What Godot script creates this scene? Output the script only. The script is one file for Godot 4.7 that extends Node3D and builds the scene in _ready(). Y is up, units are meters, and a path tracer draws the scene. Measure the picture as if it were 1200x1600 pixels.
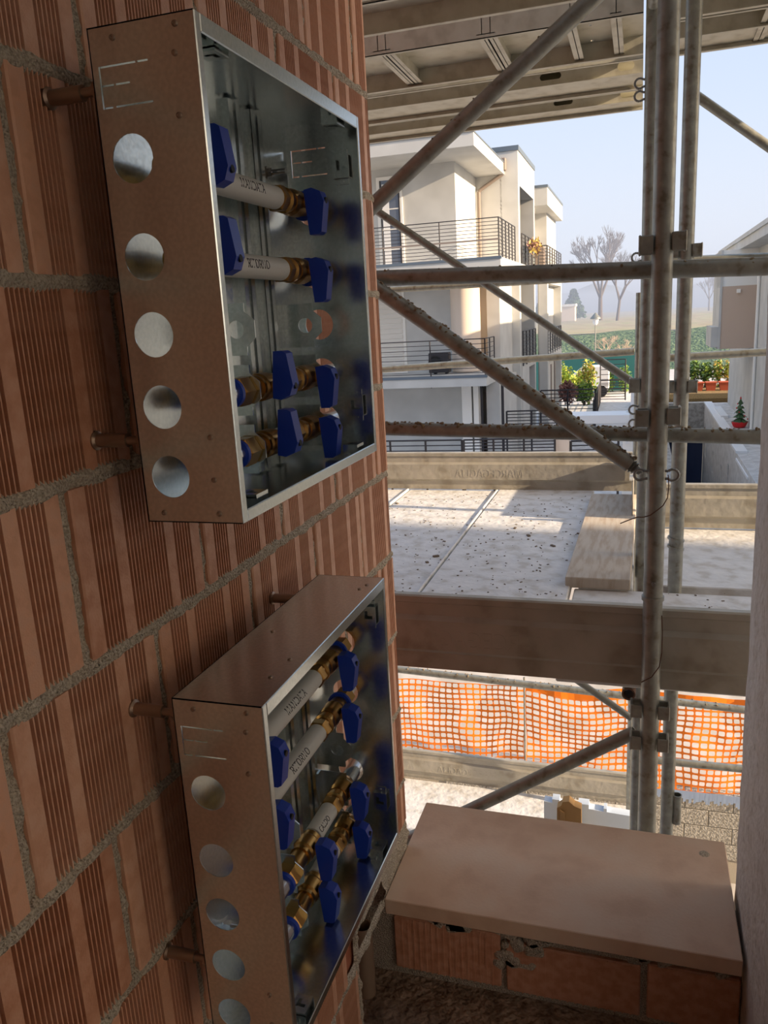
extends Node3D
# Unfinished window opening with two metal pipe boxes on a hollow-brick wall, scaffolding and houses outside.
# The left brick wall runs along -z at x = -0.55, the facade along x. Heights are written relative to the
# lens and lifted by EYE so that the room floor lies at y = 0.

const EYE := 1.58
const FOCAL := 1250.0            # pixels in the 1200 x 1600 frame
const TILT := 13.549
const ROLL := -3.190
const YAW := 18.065
const WX := -0.55                # plane of the left wall
const WZ := -1.73                # outer plane of the facade
const DECK := -0.98              # scaffold deck, relative to the lens
const GROUND := -6.4
const YARD := -4.7
const TERRACE := -4.2

var lens: Basis
var M := {}
var taken := {}
var rng := RandomNumberGenerator.new()

# ---------------------------------------------------------------- pixels to places
func ray(px: float, py: float) -> Vector3:
	return lens * Vector3((px - 600.0) / FOCAL, -(py - 800.0) / FOCAL, -1.0)
func pz(px: float, py: float, z: float) -> Vector3:      # the pixel's point on the plane z
	var d := ray(px, py)
	return d * (z / d.z)
func pxx(px: float, py: float, x: float) -> Vector3:
	var d := ray(px, py)
	return d * (x / d.x)
func py_(px: float, py: float, y: float) -> Vector3:
	var d := ray(px, py)
	return d * (y / d.y)

# ---------------------------------------------------------------- nodes
func numbered(called: String) -> String:
	if not taken.has(called):
		taken[called] = 0
		return called
	taken[called] += 1
	return "%s_%03d" % [called, taken[called]]

func meta(o, label: String, category: String, group := "", kind := ""):
	if label: o.set_meta("label", label)
	if category: o.set_meta("category", category)
	if group: o.set_meta("group", group)
	if kind: o.set_meta("kind", kind)
	return o

func thing(called: String, label: String, category: String, at: Vector3, group := "") -> Node3D:
	var o := Node3D.new()
	o.name = numbered(called)
	add_child(o)
	o.position = at + Vector3(0, EYE, 0)
	o.set_meta("at", at)
	meta(o, label, category, group)
	return o

func setting(called: String, at := Vector3.ZERO) -> Node3D:
	var o := Node3D.new()
	o.name = numbered(called)
	add_child(o)
	o.position = at + Vector3(0, EYE, 0)
	o.set_meta("at", at)
	o.set_meta("kind", "structure")
	return o

# a mesh written in lens-relative coordinates, hung under a thing (or under one of its parts)
func part(called: String, st: SurfaceTool, mat, parent, label := "") -> MeshInstance3D:
	var o := MeshInstance3D.new()
	o.name = called
	o.mesh = st.commit()
	o.material_override = mat
	parent.add_child(o, true)
	if parent.has_meta("at"):
		o.position = -parent.get_meta("at")
	if label: o.set_meta("label", label)
	return o

func place(called: String, mesh: Mesh, mat, parent, xf: Transform3D) -> MeshInstance3D:
	var o := MeshInstance3D.new()
	o.name = called
	o.mesh = mesh
	o.material_override = mat
	parent.add_child(o, true)
	if parent.has_meta("at"):
		xf.origin -= parent.get_meta("at")
	o.transform = xf
	return o

# ---------------------------------------------------------------- shapes
func mb() -> SurfaceTool:
	var st := SurfaceTool.new()
	st.begin(Mesh.PRIMITIVE_TRIANGLES)
	return st

func tri(st: SurfaceTool, a: Vector3, b: Vector3, c: Vector3):
	var n := (b - a).cross(c - a).normalized()
	for p in [a, c, b]:
		st.set_normal(n)
		st.add_vertex(p)

func quad(st: SurfaceTool, a: Vector3, b: Vector3, c: Vector3, d: Vector3):
	var n := (b - a).cross(d - a)
	if n.length_squared() < 1e-16: n = (c - b).cross(d - b)
	n = n.normalized()
	for p in [a, c, b, a, d, c]:
		st.set_normal(n)
		st.add_vertex(p)

func squad(st: SurfaceTool, p: Array, n: Array):          # smooth quad, corners counter-clockwise from outside
	for k in [0, 2, 1, 0, 3, 2]:
		st.set_normal(n[k])
		st.add_vertex(p[k])

func bx(st: SurfaceTool, x0: float, x1: float, y0: float, y1: float, z0: float, z1: float):
	obox(st, Vector3((x0 + x1) / 2, (y0 + y1) / 2, (z0 + z1) / 2), Vector3(absf(x1 - x0), absf(y1 - y0), absf(z1 - z0)))

# chamfered box
func obox(st: SurfaceTool, c: Vector3, s: Vector3, b := Basis.IDENTITY, ch := 0.0):
	var h := s / 2.0
	ch = minf(ch, minf(h.x, minf(h.y, h.z)) * 0.9)
	if ch <= 0.0:
		var v := []
		for k in 8:
			v.append(c + b * Vector3(h.x if k & 1 else -h.x, h.y if k & 2 else -h.y, h.z if k & 4 else -h.z))
		quad(st, v[4], v[5], v[7], v[6]); quad(st, v[1], v[0], v[2], v[3])
		quad(st, v[5], v[1], v[3], v[7]); quad(st, v[0], v[4], v[6], v[2])
		quad(st, v[6], v[7], v[3], v[2]); quad(st, v[0], v[1], v[5], v[4])
		return
	var ax := [Vector3.RIGHT, Vector3.UP, Vector3.BACK]
	for i in 3:
		var j := (i + 1) % 3
		var k := (i + 2) % 3
		for s1 in [1.0, -1.0]:
			var n: Vector3 = ax[i] * s1
			var u: Vector3 = ax[j] * s1
			var w: Vector3 = ax[k]
			var o: Vector3 = n * h[i]
			var hu: float = h[j] - ch
			var hw: float = h[k] - ch
			quad(st, c + b * (o - u * hu - w * hw), c + b * (o + u * hu - w * hw), c + b * (o + u * hu + w * hw), c + b * (o - u * hu + w * hw))
		for s1 in [1.0, -1.0]:
			for s2 in [1.0, -1.0]:
				var n: Vector3 = ax[i] * s1
				var u: Vector3 = ax[j] * s2
				var w: Vector3 = ax[k] * s1 * s2
				var hw: float = h[k] - ch
				var a: Vector3 = n * h[i] + u * (h[j] - ch)
				var e: Vector3 = n * (h[i] - ch) + u * h[j]
				quad(st, c + b * (a - w * hw), c + b * (e - w * hw), c + b * (e + w * hw), c + b * (a + w * hw))
	for s1 in [1.0, -1.0]:
		for s2 in [1.0, -1.0]:
			for s3 in [1.0, -1.0]:
				var g := Vector3(s1, s2, s3)
				var p := g * h
				var a := c + b * (p - Vector3(0, s2, s3) * ch)
				var d := c + b * (p - Vector3(s1, 0, s3) * ch)
				var e := c + b * (p - Vector3(s1, s2, 0) * ch)
				if s1 * s2 * s3 > 0: tri(st, a, d, e)
				else: tri(st, a, e, d)

func frame_of(d: Vector3) -> Array:
	var w := d.normalized()
	var u := w.cross(Vector3.UP if absf(w.y) < 0.95 else Vector3.RIGHT).normalized()
	return [u, w.cross(u), w]

# a body turned round the line from o along w: profile of [distance, radius]
func lathe(st: SurfaceTool, o: Vector3, dir: Vector3, prof: Array, n := 16, flat := false, turn := 0.0):
	var f := frame_of(dir)
	for i in prof.size() - 1:
		var t0: float = prof[i][0]
		var r0: float = prof[i][1]
		var t1: float = prof[i + 1][0]
		var r1: float = prof[i + 1][1]
		var sl := Vector2(t1 - t0, r1 - r0)
		if sl.length() < 1e-7: continue
		sl = sl.normalized()
		for k in n:
			var a0 := TAU * k / n + turn
			var a1 := TAU * (k + 1) / n + turn
			var c0: Vector3 = f[0] * cos(a0) + f[1] * sin(a0)
			var c1: Vector3 = f[0] * cos(a1) + f[1] * sin(a1)
			var p := [o + f[2] * t0 + c0 * r0, o + f[2] * t0 + c1 * r0, o + f[2] * t1 + c1 * r1, o + f[2] * t1 + c0 * r1]
			if flat:
				quad(st, p[0], p[1], p[2], p[3])
			else:
				var n0: Vector3 = (c0 * sl.x - f[2] * sl.y).normalized()
				var n1: Vector3 = (c1 * sl.x - f[2] * sl.y).normalized()
				squad(st, p, [n0, n1, n1, n0])

func tube(st: SurfaceTool, a: Vector3, b: Vector3, r: float, n := 14, r2 := -1.0):
	var l := a.distance_to(b)
	lathe(st, a, b - a, [[0, 0], [0, r], [l, r if r2 < 0 else r2], [l, 0]], n)

# an open scaffold tube with a wall thickness
func pipe(st: SurfaceTool, a: Vector3, b: Vector3, r: float, wall := 0.0032, n := 20):
	var l := a.distance_to(b)
	lathe(st, a, b - a, [[0.3, r - wall], [0, r - wall], [0, r], [l, r], [l, r - wall], [l - 0.3, r - wall]] if l > 0.7 else [[l, r - wall], [0, r - wall], [0, r], [l, r], [l, r - wall]], n)

func wire(st: SurfaceTool, pts: Array, r: float, n := 8):
	for i in pts.size() - 1:
		tube(st, pts[i], pts[i + 1], r, n)

func ring_of(c: Vector3, u: Vector3, v: Vector3, r: float, a0 := 0.0, a1 := TAU, n := 14) -> Array:
	var out := []
	for k in n + 1:
		var a := lerpf(a0, a1, float(k) / n)
		out.append(c + u * cos(a) * r + v * sin(a) * r)
	return out

# polygon (u, v) pushed along w
func extrude(st: SurfaceTool, poly: PackedVector2Array, o: Vector3, u: Vector3, v: Vector3, w: Vector3):
	if Geometry2D.is_polygon_clockwise(poly): poly.reverse()
	if u.cross(v).dot(w) < 0:
		o += w
		w = -w
	var idx := Geometry2D.triangulate_polygon(poly)
	var q := []
	for p in poly: q.append(o + u * p.x + v * p.y)
	for i in range(0, idx.size(), 3):
		var a: Vector3 = q[idx[i]]
		var b: Vector3 = q[idx[i + 1]]
		var c: Vector3 = q[idx[i + 2]]
		if (b - a).cross(c - a).dot(w) < 0:
			var t := b
			b = c
			c = t
		tri(st, a + w, b + w, c + w)
		tri(st, a, c, b)
	for i in q.size():
		var j := (i + 1) % q.size()
		quad(st, q[i], q[j], q[j] + w, q[i] + w)

# sheet of metal: rectangle (0..W, 0..H) with rectangular cuts [x0, y0, x1, y1] and holes [cx, cy, half width, half height] (rounded), thickness along w
func sheet(st: SurfaceTool, o: Vector3, u: Vector3, v: Vector3, w: Vector3, W: float, H: float, cuts: Array, holes: Array, seg := 28):
	var xs := [0.0, W]
	var ys := [0.0, H]
	var cells := []
	for h in holes:
		var m := 0.002
		cells.append([h[0] - h[2] - m, h[1] - h[3] - m, h[0] + h[2] + m, h[1] + h[3] + m])
	for c in cuts + cells:
		xs.append(c[0]); xs.append(c[2]); ys.append(c[1]); ys.append(c[3])
	xs.sort(); ys.sort()
	for i in xs.size() - 1:
		if xs[i + 1] - xs[i] < 1e-6: continue
		for j in ys.size() - 1:
			if ys[j + 1] - ys[j] < 1e-6: continue
			var cx: float = (xs[i] + xs[i + 1]) / 2
			var cy: float = (ys[j] + ys[j + 1]) / 2
			var open := false
			for c in cuts + cells:
				if cx > c[0] and cx < c[2] and cy > c[1] and cy < c[3]: open = true
			if open: continue
			var p := [o + u * xs[i] + v * ys[j], o + u * xs[i + 1] + v * ys[j], o + u * xs[i + 1] + v * ys[j + 1], o + u * xs[i] + v * ys[j + 1]]
			face2(st, p, w)
	for c in cuts:
		rim(st, [o + u * c[0] + v * c[1], o + u * c[2] + v * c[1], o + u * c[2] + v * c[3], o + u * c[0] + v * c[3]], w)
	rim(st, [o, o + v * H, o + u * W + v * H, o + u * W], w)
	for k in holes.size():
		var h = holes[k]
		var c = cells[k]
		var inner := []
		var outer := []
		var r: float = minf(h[2], h[3])
		for s in seg:
			var a := TAU * s / seg + TAU / seg / 2
			var d := Vector2(cos(a), sin(a))
			var q := d * r + Vector2(signf(d.x) * (h[2] - r), signf(d.y) * (h[3] - r))
			inner.append(o + u * (h[0] + q.x) + v * (h[1] + q.y))
			var e := Vector2(h[2] + 0.002, h[3] + 0.002)
			var f: float = minf(e.x / maxf(absf(q.x), 1e-9), e.y / maxf(absf(q.y), 1e-9))
			outer.append(o + u * (h[0] + q.x * f) + v * (h[1] + q.y * f))
		for s in seg:
			var t := (s + 1) % seg
			face2(st, [inner[s], outer[s], outer[t], inner[t]], w)
			# corner of the cell between two rays that leave through different sides
		var cn := [o + u * c[0] + v * c[1], o + u * c[2] + v * c[1], o + u * c[2] + v * c[3], o + u * c[0] + v * c[3]]
		for q in 4:
			var best := -1
			for s in seg:
				var t := (s + 1) % seg
				var mid: Vector3 = (outer[s] + outer[t]) / 2
				if best < 0 or mid.distance_to(cn[q]) < ((outer[best] + outer[(best + 1) % seg]) / 2).distance_to(cn[q]): best = s
			var a: Vector3 = outer[best]
			var b: Vector3 = outer[(best + 1) % seg]
			tri(st, a + w, cn[q] + w, b + w)
			tri(st, a, b, cn[q])
		rim(st, inner, w)

func face2(st: SurfaceTool, p: Array, w: Vector3):
	var n: Vector3 = (p[1] - p[0]).cross(p[3] - p[0])
	if n.length_squared() < 1e-18: n = (p[2] - p[1]).cross(p[3] - p[1])
	if n.dot(w) < 0: p = [p[3], p[2], p[1], p[0]]
	quad(st, p[0] + w, p[1] + w, p[2] + w, p[3] + w)
	quad(st, p[3], p[2], p[1], p[0])

func rim(st: SurfaceTool, loop: Array, w: Vector3):
	for i in loop.size():
		var a: Vector3 = loop[i]
		var b: Vector3 = loop[(i + 1) % loop.size()]
		quad(st, a, a + w, b + w, b)

# ---------------------------------------------------------------- materials
func noise_of(freq: float, octaves: int, sd: int, kind := FastNoiseLite.TYPE_SIMPLEX) -> FastNoiseLite:
	var n := FastNoiseLite.new()
	n.noise_type = kind
	n.seed = sd
	n.frequency = freq
	n.fractal_octaves = octaves
	return n

# colours laid over noise: list of [position, colour]
func noise_tex(stops: Array, freq: float, octaves: int, sd: int, size := 256, stretch := 1, kind := FastNoiseLite.TYPE_SIMPLEX) -> ImageTexture:
	var g := Gradient.new()
	g.offsets = PackedFloat32Array(stops.map(func(s): return s[0]))
	g.colors = PackedColorArray(stops.map(func(s): return s[1]))
	var src := noise_of(freq, octaves, sd, kind).get_seamless_image(size, size)
	var im := Image.create(size, size, false, Image.FORMAT_RGB8)
	for y in size:
		for x in size:
			im.set_pixel(x, y, g.sample(src.get_pixel((x * stretch) % size, y).r))
	return ImageTexture.create_from_image(im)

func bump_tex(freq: float, octaves: int, sd: int, strength := 4.0, size := 256, kind := FastNoiseLite.TYPE_SIMPLEX) -> ImageTexture:
	var src := noise_of(freq, octaves, sd, kind).get_seamless_image(size, size)
	src.convert(Image.FORMAT_RGBA8)
	src.bump_map_to_normal_map(strength)
	return ImageTexture.create_from_image(src)

func mat(c: Color, rough: float, metal := 0.0, t: Texture2D = null, scale := 1.0, normal: Texture2D = null, depth := 1.0) -> StandardMaterial3D:
	var m := StandardMaterial3D.new()
	m.albedo_color = c
	m.roughness = rough
	m.metallic = metal
	if t: m.albedo_texture = t
	if normal:
		m.normal_enabled = true
		m.normal_texture = normal
		m.normal_scale = depth
	if t or normal:
		m.uv1_triplanar = true
		m.uv1_world_triplanar = true
		m.uv1_scale = Vector3.ONE * scale
	return m

func C(r: int, g: int, b: int) -> Color:
	return Color8(r, g, b)

func make_materials():
	var grain := bump_tex(0.05, 4, 11, 5.0)
	var rough_n := bump_tex(0.08, 5, 12, 12.0)
	var fine := bump_tex(0.2, 3, 13, 3.0)
	var W := Color.WHITE
	var clay := [[0.25, C(214, 160, 128)], [0.5, C(222, 170, 138)], [0.75, C(226, 178, 148)]]
	M.clay = [mat(W, 0.5, 0, noise_tex(clay, 0.02, 4, 1), 5.0, fine, 0.12)]
	M.clay.append(mat(C(245, 240, 236), 0.48, 0, noise_tex([[0.2, C(208, 150, 116)], [0.5, C(218, 162, 130)], [0.8, C(224, 172, 142)]], 0.025, 4, 2), 4.0, fine, 0.12))
	M.clay.append(mat(C(255, 250, 246), 0.52, 0, noise_tex([[0.2, C(216, 164, 132)], [0.5, C(226, 174, 142)], [0.8, C(222, 174, 146)]], 0.018, 4, 3), 6.0, fine, 0.12))
	for m in M.clay: m.metallic_specular = 0.65
	M.mortar = mat(W, 0.95, 0, noise_tex([[0.15, C(150, 138, 120)], [0.45, C(196, 184, 164)], [0.8, C(214, 204, 186)]], 0.09, 4, 4), 9.0, rough_n, 1.0)
	M.zinc = mat(W, 0.24, 1.0, noise_tex([[0.2, C(212, 221, 220)], [0.8, C(224, 231, 230)]], 0.06, 3, 5), 9.0, null)
	M.zinc.roughness_texture = noise_tex([[0.2, Color(0.85, 0.85, 0.85)], [0.8, Color(1, 1, 1)]], 0.05, 3, 15)
	M.zinc.roughness = 0.26
	M.steel = mat(C(150, 152, 150), 0.42, 1.0, null)
	M.chrome = mat(C(205, 208, 212), 0.2, 1.0)
	M.dull = mat(C(168, 146, 128), 0.4, 0.9)
	M.brass = mat(C(190, 148, 86), 0.28, 1.0)
	M.blue = mat(C(18, 58, 170), 0.35)
	M.white_pipe = mat(C(214, 214, 206), 0.45)
	M.ink = mat(C(30, 26, 28), 0.6)
	M.black = mat(C(22, 22, 24), 0.6)
	var galv := [[0.12, C(122, 116, 102)], [0.3, C(146, 146, 138)], [0.7, C(154, 156, 149)], [0.9, C(168, 168, 158)]]
	M.scaf = mat(W, 0.42, 0.55, noise_tex(galv, 0.03, 5, 6), 2.2, grain, 0.1)
	M.crust = mat(W, 0.95, 0, noise_tex([[0.2, C(104, 88, 66)], [0.5, C(140, 122, 96)], [0.8, C(170, 154, 128)]], 0.1, 4, 8), 12.0, rough_n, 1.0)
	M.toe = mat(W, 0.5, 0.3, noise_tex([[0.1, C(154, 147, 132)], [0.4, C(172, 167, 154)], [0.8, C(180, 175, 163)]], 0.015, 5, 9), 1.3, grain, 0.08)
	M.deck = mat(W, 0.75, 0.05, noise_tex([[0.15, C(196, 193, 187)], [0.45, C(213, 213, 212)], [0.8, C(221, 221, 220)]], 0.02, 5, 10), 1.5, grain, 0.15)
	M.under = mat(W, 0.55, 0.3, noise_tex([[0.1, C(186, 181, 164)], [0.4, C(202, 198, 182)], [0.8, C(208, 205, 190)]], 0.02, 4, 21), 1.5)
	M.wood = mat(W, 0.85, 0, noise_tex([[0.2, C(178, 162, 144)], [0.45, C(188, 176, 160)], [0.7, C(194, 184, 170)]], 0.012, 5, 22, 256, 1), 2.5)
	M.wood.uv1_scale = Vector3(9.0, 2.0, 1.2)
	M.sill = mat(W, 0.55, 0, noise_tex([[0.1, C(212, 180, 154)], [0.4, C(222, 192, 166)], [0.8, C(224, 198, 174)]], 0.012, 5, 23), 1.6, fine, 0.05)
	M.plaster = mat(W, 0.92, 0, noise_tex([[0.05, C(182, 168, 154)], [0.25, C(204, 193, 181)], [0.7, C(212, 202, 192)]], 0.03, 5, 24), 2.0, rough_n, 0.12)
	M.screed = mat(W, 0.95, 0, noise_tex([[0.2, C(126, 104, 86)], [0.5, C(150, 128, 108)], [0.8, C(164, 142, 122)]], 0.02, 5, 25), 2.0, rough_n, 0.4)
	M.roombrick = mat(W, 0.9, 0, noise_tex([[0.2, C(160, 92, 64)], [0.5, C(182, 112, 82)], [0.8, C(190, 130, 104)]], 0.02, 4, 26), 1.5)
	M.conduit = mat(C(150, 128, 108), 0.6)
	M.net = mat(C(255, 132, 20), 0.55)
	M.net.backlight_enabled = true
	M.net.backlight = Color(0.35, 0.14, 0.01)
	M.house = mat(W, 0.9, 0, noise_tex([[0.2, C(192, 192, 189)], [0.8, C(202, 202, 199)]], 0.01, 3, 27), 0.3)
	M.house_b = mat(C(226, 210, 194), 0.9)
	M.house_r = mat(C(200, 178, 160), 0.9)
	M.trim = mat(C(238, 236, 230), 0.7)
	M.flash = mat(C(104, 116, 128), 0.5, 0.3)
	M.iron = mat(C(52, 50, 54), 0.5, 0.2)
	M.brown = mat(C(140, 126, 116), 0.6)
	M.glass = mat(C(96, 104, 120), 0.06, 0.0)
	M.shut = mat(C(220, 216, 208), 0.6)
	M.white = mat(C(232, 232, 232), 0.6)
	M.conc = mat(W, 0.92, 0, noise_tex([[0.2, C(150, 146, 140)], [0.5, C(170, 167, 162)], [0.8, C(184, 181, 176)]], 0.02, 4, 28), 0.8)
	M.lightconc = mat(W, 0.92, 0, noise_tex([[0.2, C(196, 192, 188)], [0.8, C(216, 213, 210)]], 0.02, 4, 29), 0.5)
	M.street = mat(W, 0.95, 0, noise_tex([[0.2, C(176, 170, 160)], [0.8, C(196, 190, 182)]], 0.02, 4, 30), 0.3)
	M.grass = mat(W, 1.0, 0, noise_tex([[0.2, C(66, 92, 68)], [0.5, C(86, 112, 82)], [0.8, C(112, 132, 96)]], 0.03, 5, 31), 0.12, rough_n, 0.6)
	M.field = mat(W, 1.0, 0, noise_tex([[0.2, C(150, 138, 108)], [0.5, C(172, 158, 128)], [0.8, C(150, 152, 108)]], 0.02, 4, 32), 0.03)
	M.hill = mat(C(94, 100, 66), 1.0)
	M.leafbank = mat(W, 1.0, 0, noise_tex([[0.2, C(110, 86, 54)], [0.5, C(164, 134, 88)], [0.8, C(190, 162, 112)]], 0.1, 4, 33), 1.2, rough_n, 1.0)
	M.bark = mat(C(104, 92, 82), 0.95)
	M.twig = mat(C(190, 172, 154), 0.95)
	M.leaf = []
	for c in [C(138, 164, 62), C(196, 196, 78), C(98, 132, 70), C(206, 176, 92), C(136, 98, 90), C(66, 96, 60)]:
		var m := mat(c, 0.6)
		m.backlight_enabled = true
		m.backlight = c * 0.5
		M.leaf.append(m)
	M.terra = mat(C(186, 92, 66), 0.85)
	M.red = mat(C(206, 30, 34), 0.5)
	M.teal = mat(C(44, 104, 104), 0.8)
	M.bluedoor = mat(C(40, 52, 84), 0.6)
	M.block = mat(W, 0.95, 0, noise_tex([[0.2, C(140, 134, 122)], [0.5, C(168, 162, 150)], [0.8, C(188, 182, 170)]], 0.05, 5, 34), 1.5, rough_n, 0.15)
	M.polys = mat(C(206, 220, 236), 0.8)
	M.carton = mat(C(176, 138, 88), 0.85)
	M.rust = mat(C(96, 66, 48), 0.8, 0.2)
	M.crumb = mat(C(118, 106, 92), 0.95)
	M.roomplaster = mat(C(232, 228, 222), 0.92)

# ================================================================ the scene
func _ready():
	rng.seed = 20240117
	lens = Basis(Vector3.UP, deg_to_rad(YAW)) * Basis(Vector3.RIGHT, -deg_to_rad(TILT)) * Basis(Vector3.BACK, deg_to_rad(ROLL))
	var cam := Camera3D.new()
	cam.name = "camera"
	add_child(cam)
	cam.transform = Transform3D(lens, Vector3(0, EYE, 0))
	cam.fov = rad_to_deg(2.0 * atan(800.0 / FOCAL))
	cam.near = 0.02
	cam.far = 4000.0
	cam.current = true
	var sky_mat := ProceduralSkyMaterial.new()
	sky_mat.sky_top_color = C(138, 160, 190)
	sky_mat.sky_horizon_color = C(186, 189, 195)
	sky_mat.sky_curve = 0.22
	sky_mat.ground_horizon_color = C(190, 190, 190)
	sky_mat.ground_bottom_color = C(120, 116, 108)
	sky_mat.sun_angle_max = 78.0
	sky_mat.sun_curve = 0.6          # wide bright aureole of a low winter sun in haze
	sky_mat.energy_multiplier = 1.0
	var env := Environment.new()
	env.background_mode = Environment.BG_SKY
	env.sky = Sky.new()
	env.sky.sky_material = sky_mat
	env.tonemap_mode = Environment.TONE_MAPPER_LINEAR
	env.tonemap_exposure = 1.9
	env.volumetric_fog_enabled = true
	env.volumetric_fog_density = 0.0
	env.sdfgi_enabled = true
	env.ssao_enabled = true
	env.ssil_enabled = true
	var we := WorldEnvironment.new()
	we.name = "world_environment"
	we.environment = env
	add_child(we)
	var sun := DirectionalLight3D.new()
	sun.name = "sun"
	add_child(sun)
	sun.basis = Basis.looking_at(-Vector3(cos(deg_to_rad(18.0)), sin(deg_to_rad(18.0)), 0.12))
	sun.light_color = C(255, 228, 194)
	sun.light_energy = 1.75
	sun.light_angular_distance = 0.7
	sun.shadow_enabled = true

	make_materials()
	build_room()
	build_ground()
	build_scaffold()
	build_apartments()
	build_right_house()
	build_yard()
	build_countryside()
	build_boxes()

# ---------------------------------------------------------------- room shell
func slab(called: String, parent, m, x0, x1, y0, y1, z0, z1, ch := 0.0) -> MeshInstance3D:
	var st := mb()
	obox(st, Vector3((x0 + x1) / 2.0, (y0 + y1) / 2.0, (z0 + z1) / 2.0), Vector3(absf(x1 - x0), absf(y1 - y0), absf(z1 - z0)), Basis.IDENTITY, ch)
	return part(called, st, m, parent)

const BRICK_L := 0.2365
const BRICK_H := 0.1855
const BRICK_PITCH := 0.25
const COURSE := 0.1985

# face of an extruded clay block: [start, end] of each ribbed field along its length
func brick_mesh(length: float, height: float, from := 0.0) -> ArrayMesh:
	var pts := [Vector2(0, -0.03), Vector2(0, -0.002), Vector2(0.002, 0)]
	for f in [[0.0222, 0.0612, 6], [0.0793, 0.1573, 12], [0.1753, 0.2143, 6]]:
		var p: float = (f[1] - f[0]) / f[2]
		for k in f[2]:
			var a: float = f[0] + p * k + 0.0008
			pts.append(Vector2(a, 0)); pts.append(Vector2(a - 0.0004, -0.013))
			pts.append(Vector2(a + p - 0.0013, -0.013)); pts.append(Vector2(a + p - 0.0017, 0))
	pts.append(Vector2(BRICK_L - 0.002, 0)); pts.append(Vector2(BRICK_L, -0.002)); pts.append(Vector2(BRICK_L, -0.03))
	var cut := []
	for p in pts:                                  # a sawn block keeps the stretch from .. from + length
		if p.x >= from - 1e-5 and p.x <= from + length + 1e-5: cut.append(Vector2(p.x - from, p.y))
	if from > 0.0: cut.push_front(Vector2(0, cut[0].y)); 
	if from > 0.0: cut.push_front(Vector2(0, -0.03))
	if from + length < BRICK_L - 1e-4:
		cut.append(Vector2(length, cut[-1].y)); cut.append(Vector2(length, -0.03))
	var st := mb()
	for i in cut.size() - 1:
		var a: Vector2 = cut[i]
		var b: Vector2 = cut[i + 1]
		quad(st, Vector3(a.y, 0, -a.x), Vector3(b.y, 0, -b.x), Vector3(b.y, height, -b.x), Vector3(a.y, height, -a.x))
	var poly := PackedVector2Array()
	for p in cut: poly.append(p)
	var idx := Geometry2D.triangulate_polygon(poly)
	for i in range(0, idx.size(), 3):
		for y in [0.0, height]:
			var q := []
			for k in 3: q.append(Vector3(cut[idx[i + k]].y, y, -cut[idx[i + k]].x))
			var up: bool = (q[1] - q[0]).cross(q[2] - q[0]).y > 0
			if up == (y > 0): tri(st, q[0], q[1], q[2])
			else: tri(st, q[0], q[2], q[1])
	return st.commit()

# rough strip of mortar on the plane x: from (y, z) a to b, width w
func mortar_strip(st: SurfaceTool, n: FastNoiseLite, x: float, a: Vector2, b: Vector2, w: float, out: float, step := 0.0055):
	var l := a.distance_to(b)
	var d := (b - a) / l
	var s := Vector2(-d.y, d.x)
	var cols := int(ceil(l / step))
	var rows := maxi(5, int(w / 0.004))
	var grid := []
	for i in cols + 1:
		var line := []
		for j in rows + 1:
			var t := float(j) / rows - 0.5
			var wob := n.get_noise_2d(i * 7.0 + a.x * 900, a.y * 900) * 0.28
			var q := a + d * (l * i / cols) + s * (t * w * (1.0 + wob) + n.get_noise_2d(i * 4.0, a.x * 700 + a.y * 300) * 0.002)
			var h := n.get_noise_3d(q.x * 3800, q.y * 3800, x * 100) * 0.0055 + n.get_noise_2d(q.x * 1500, q.y * 1500 + 50) * 0.0035
			var edge := 1.0 - pow(absf(t) * 2.0, 3.0)
			line.append(Vector3(x + (out + h) * edge - (1 - edge) * 0.006, q.x, q.y))
		grid.append(line)
	for i in cols:
		for j in rows:
			quad(st, grid[i][j], grid[i + 1][j], grid[i + 1][j + 1], grid[i][j + 1])

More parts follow.
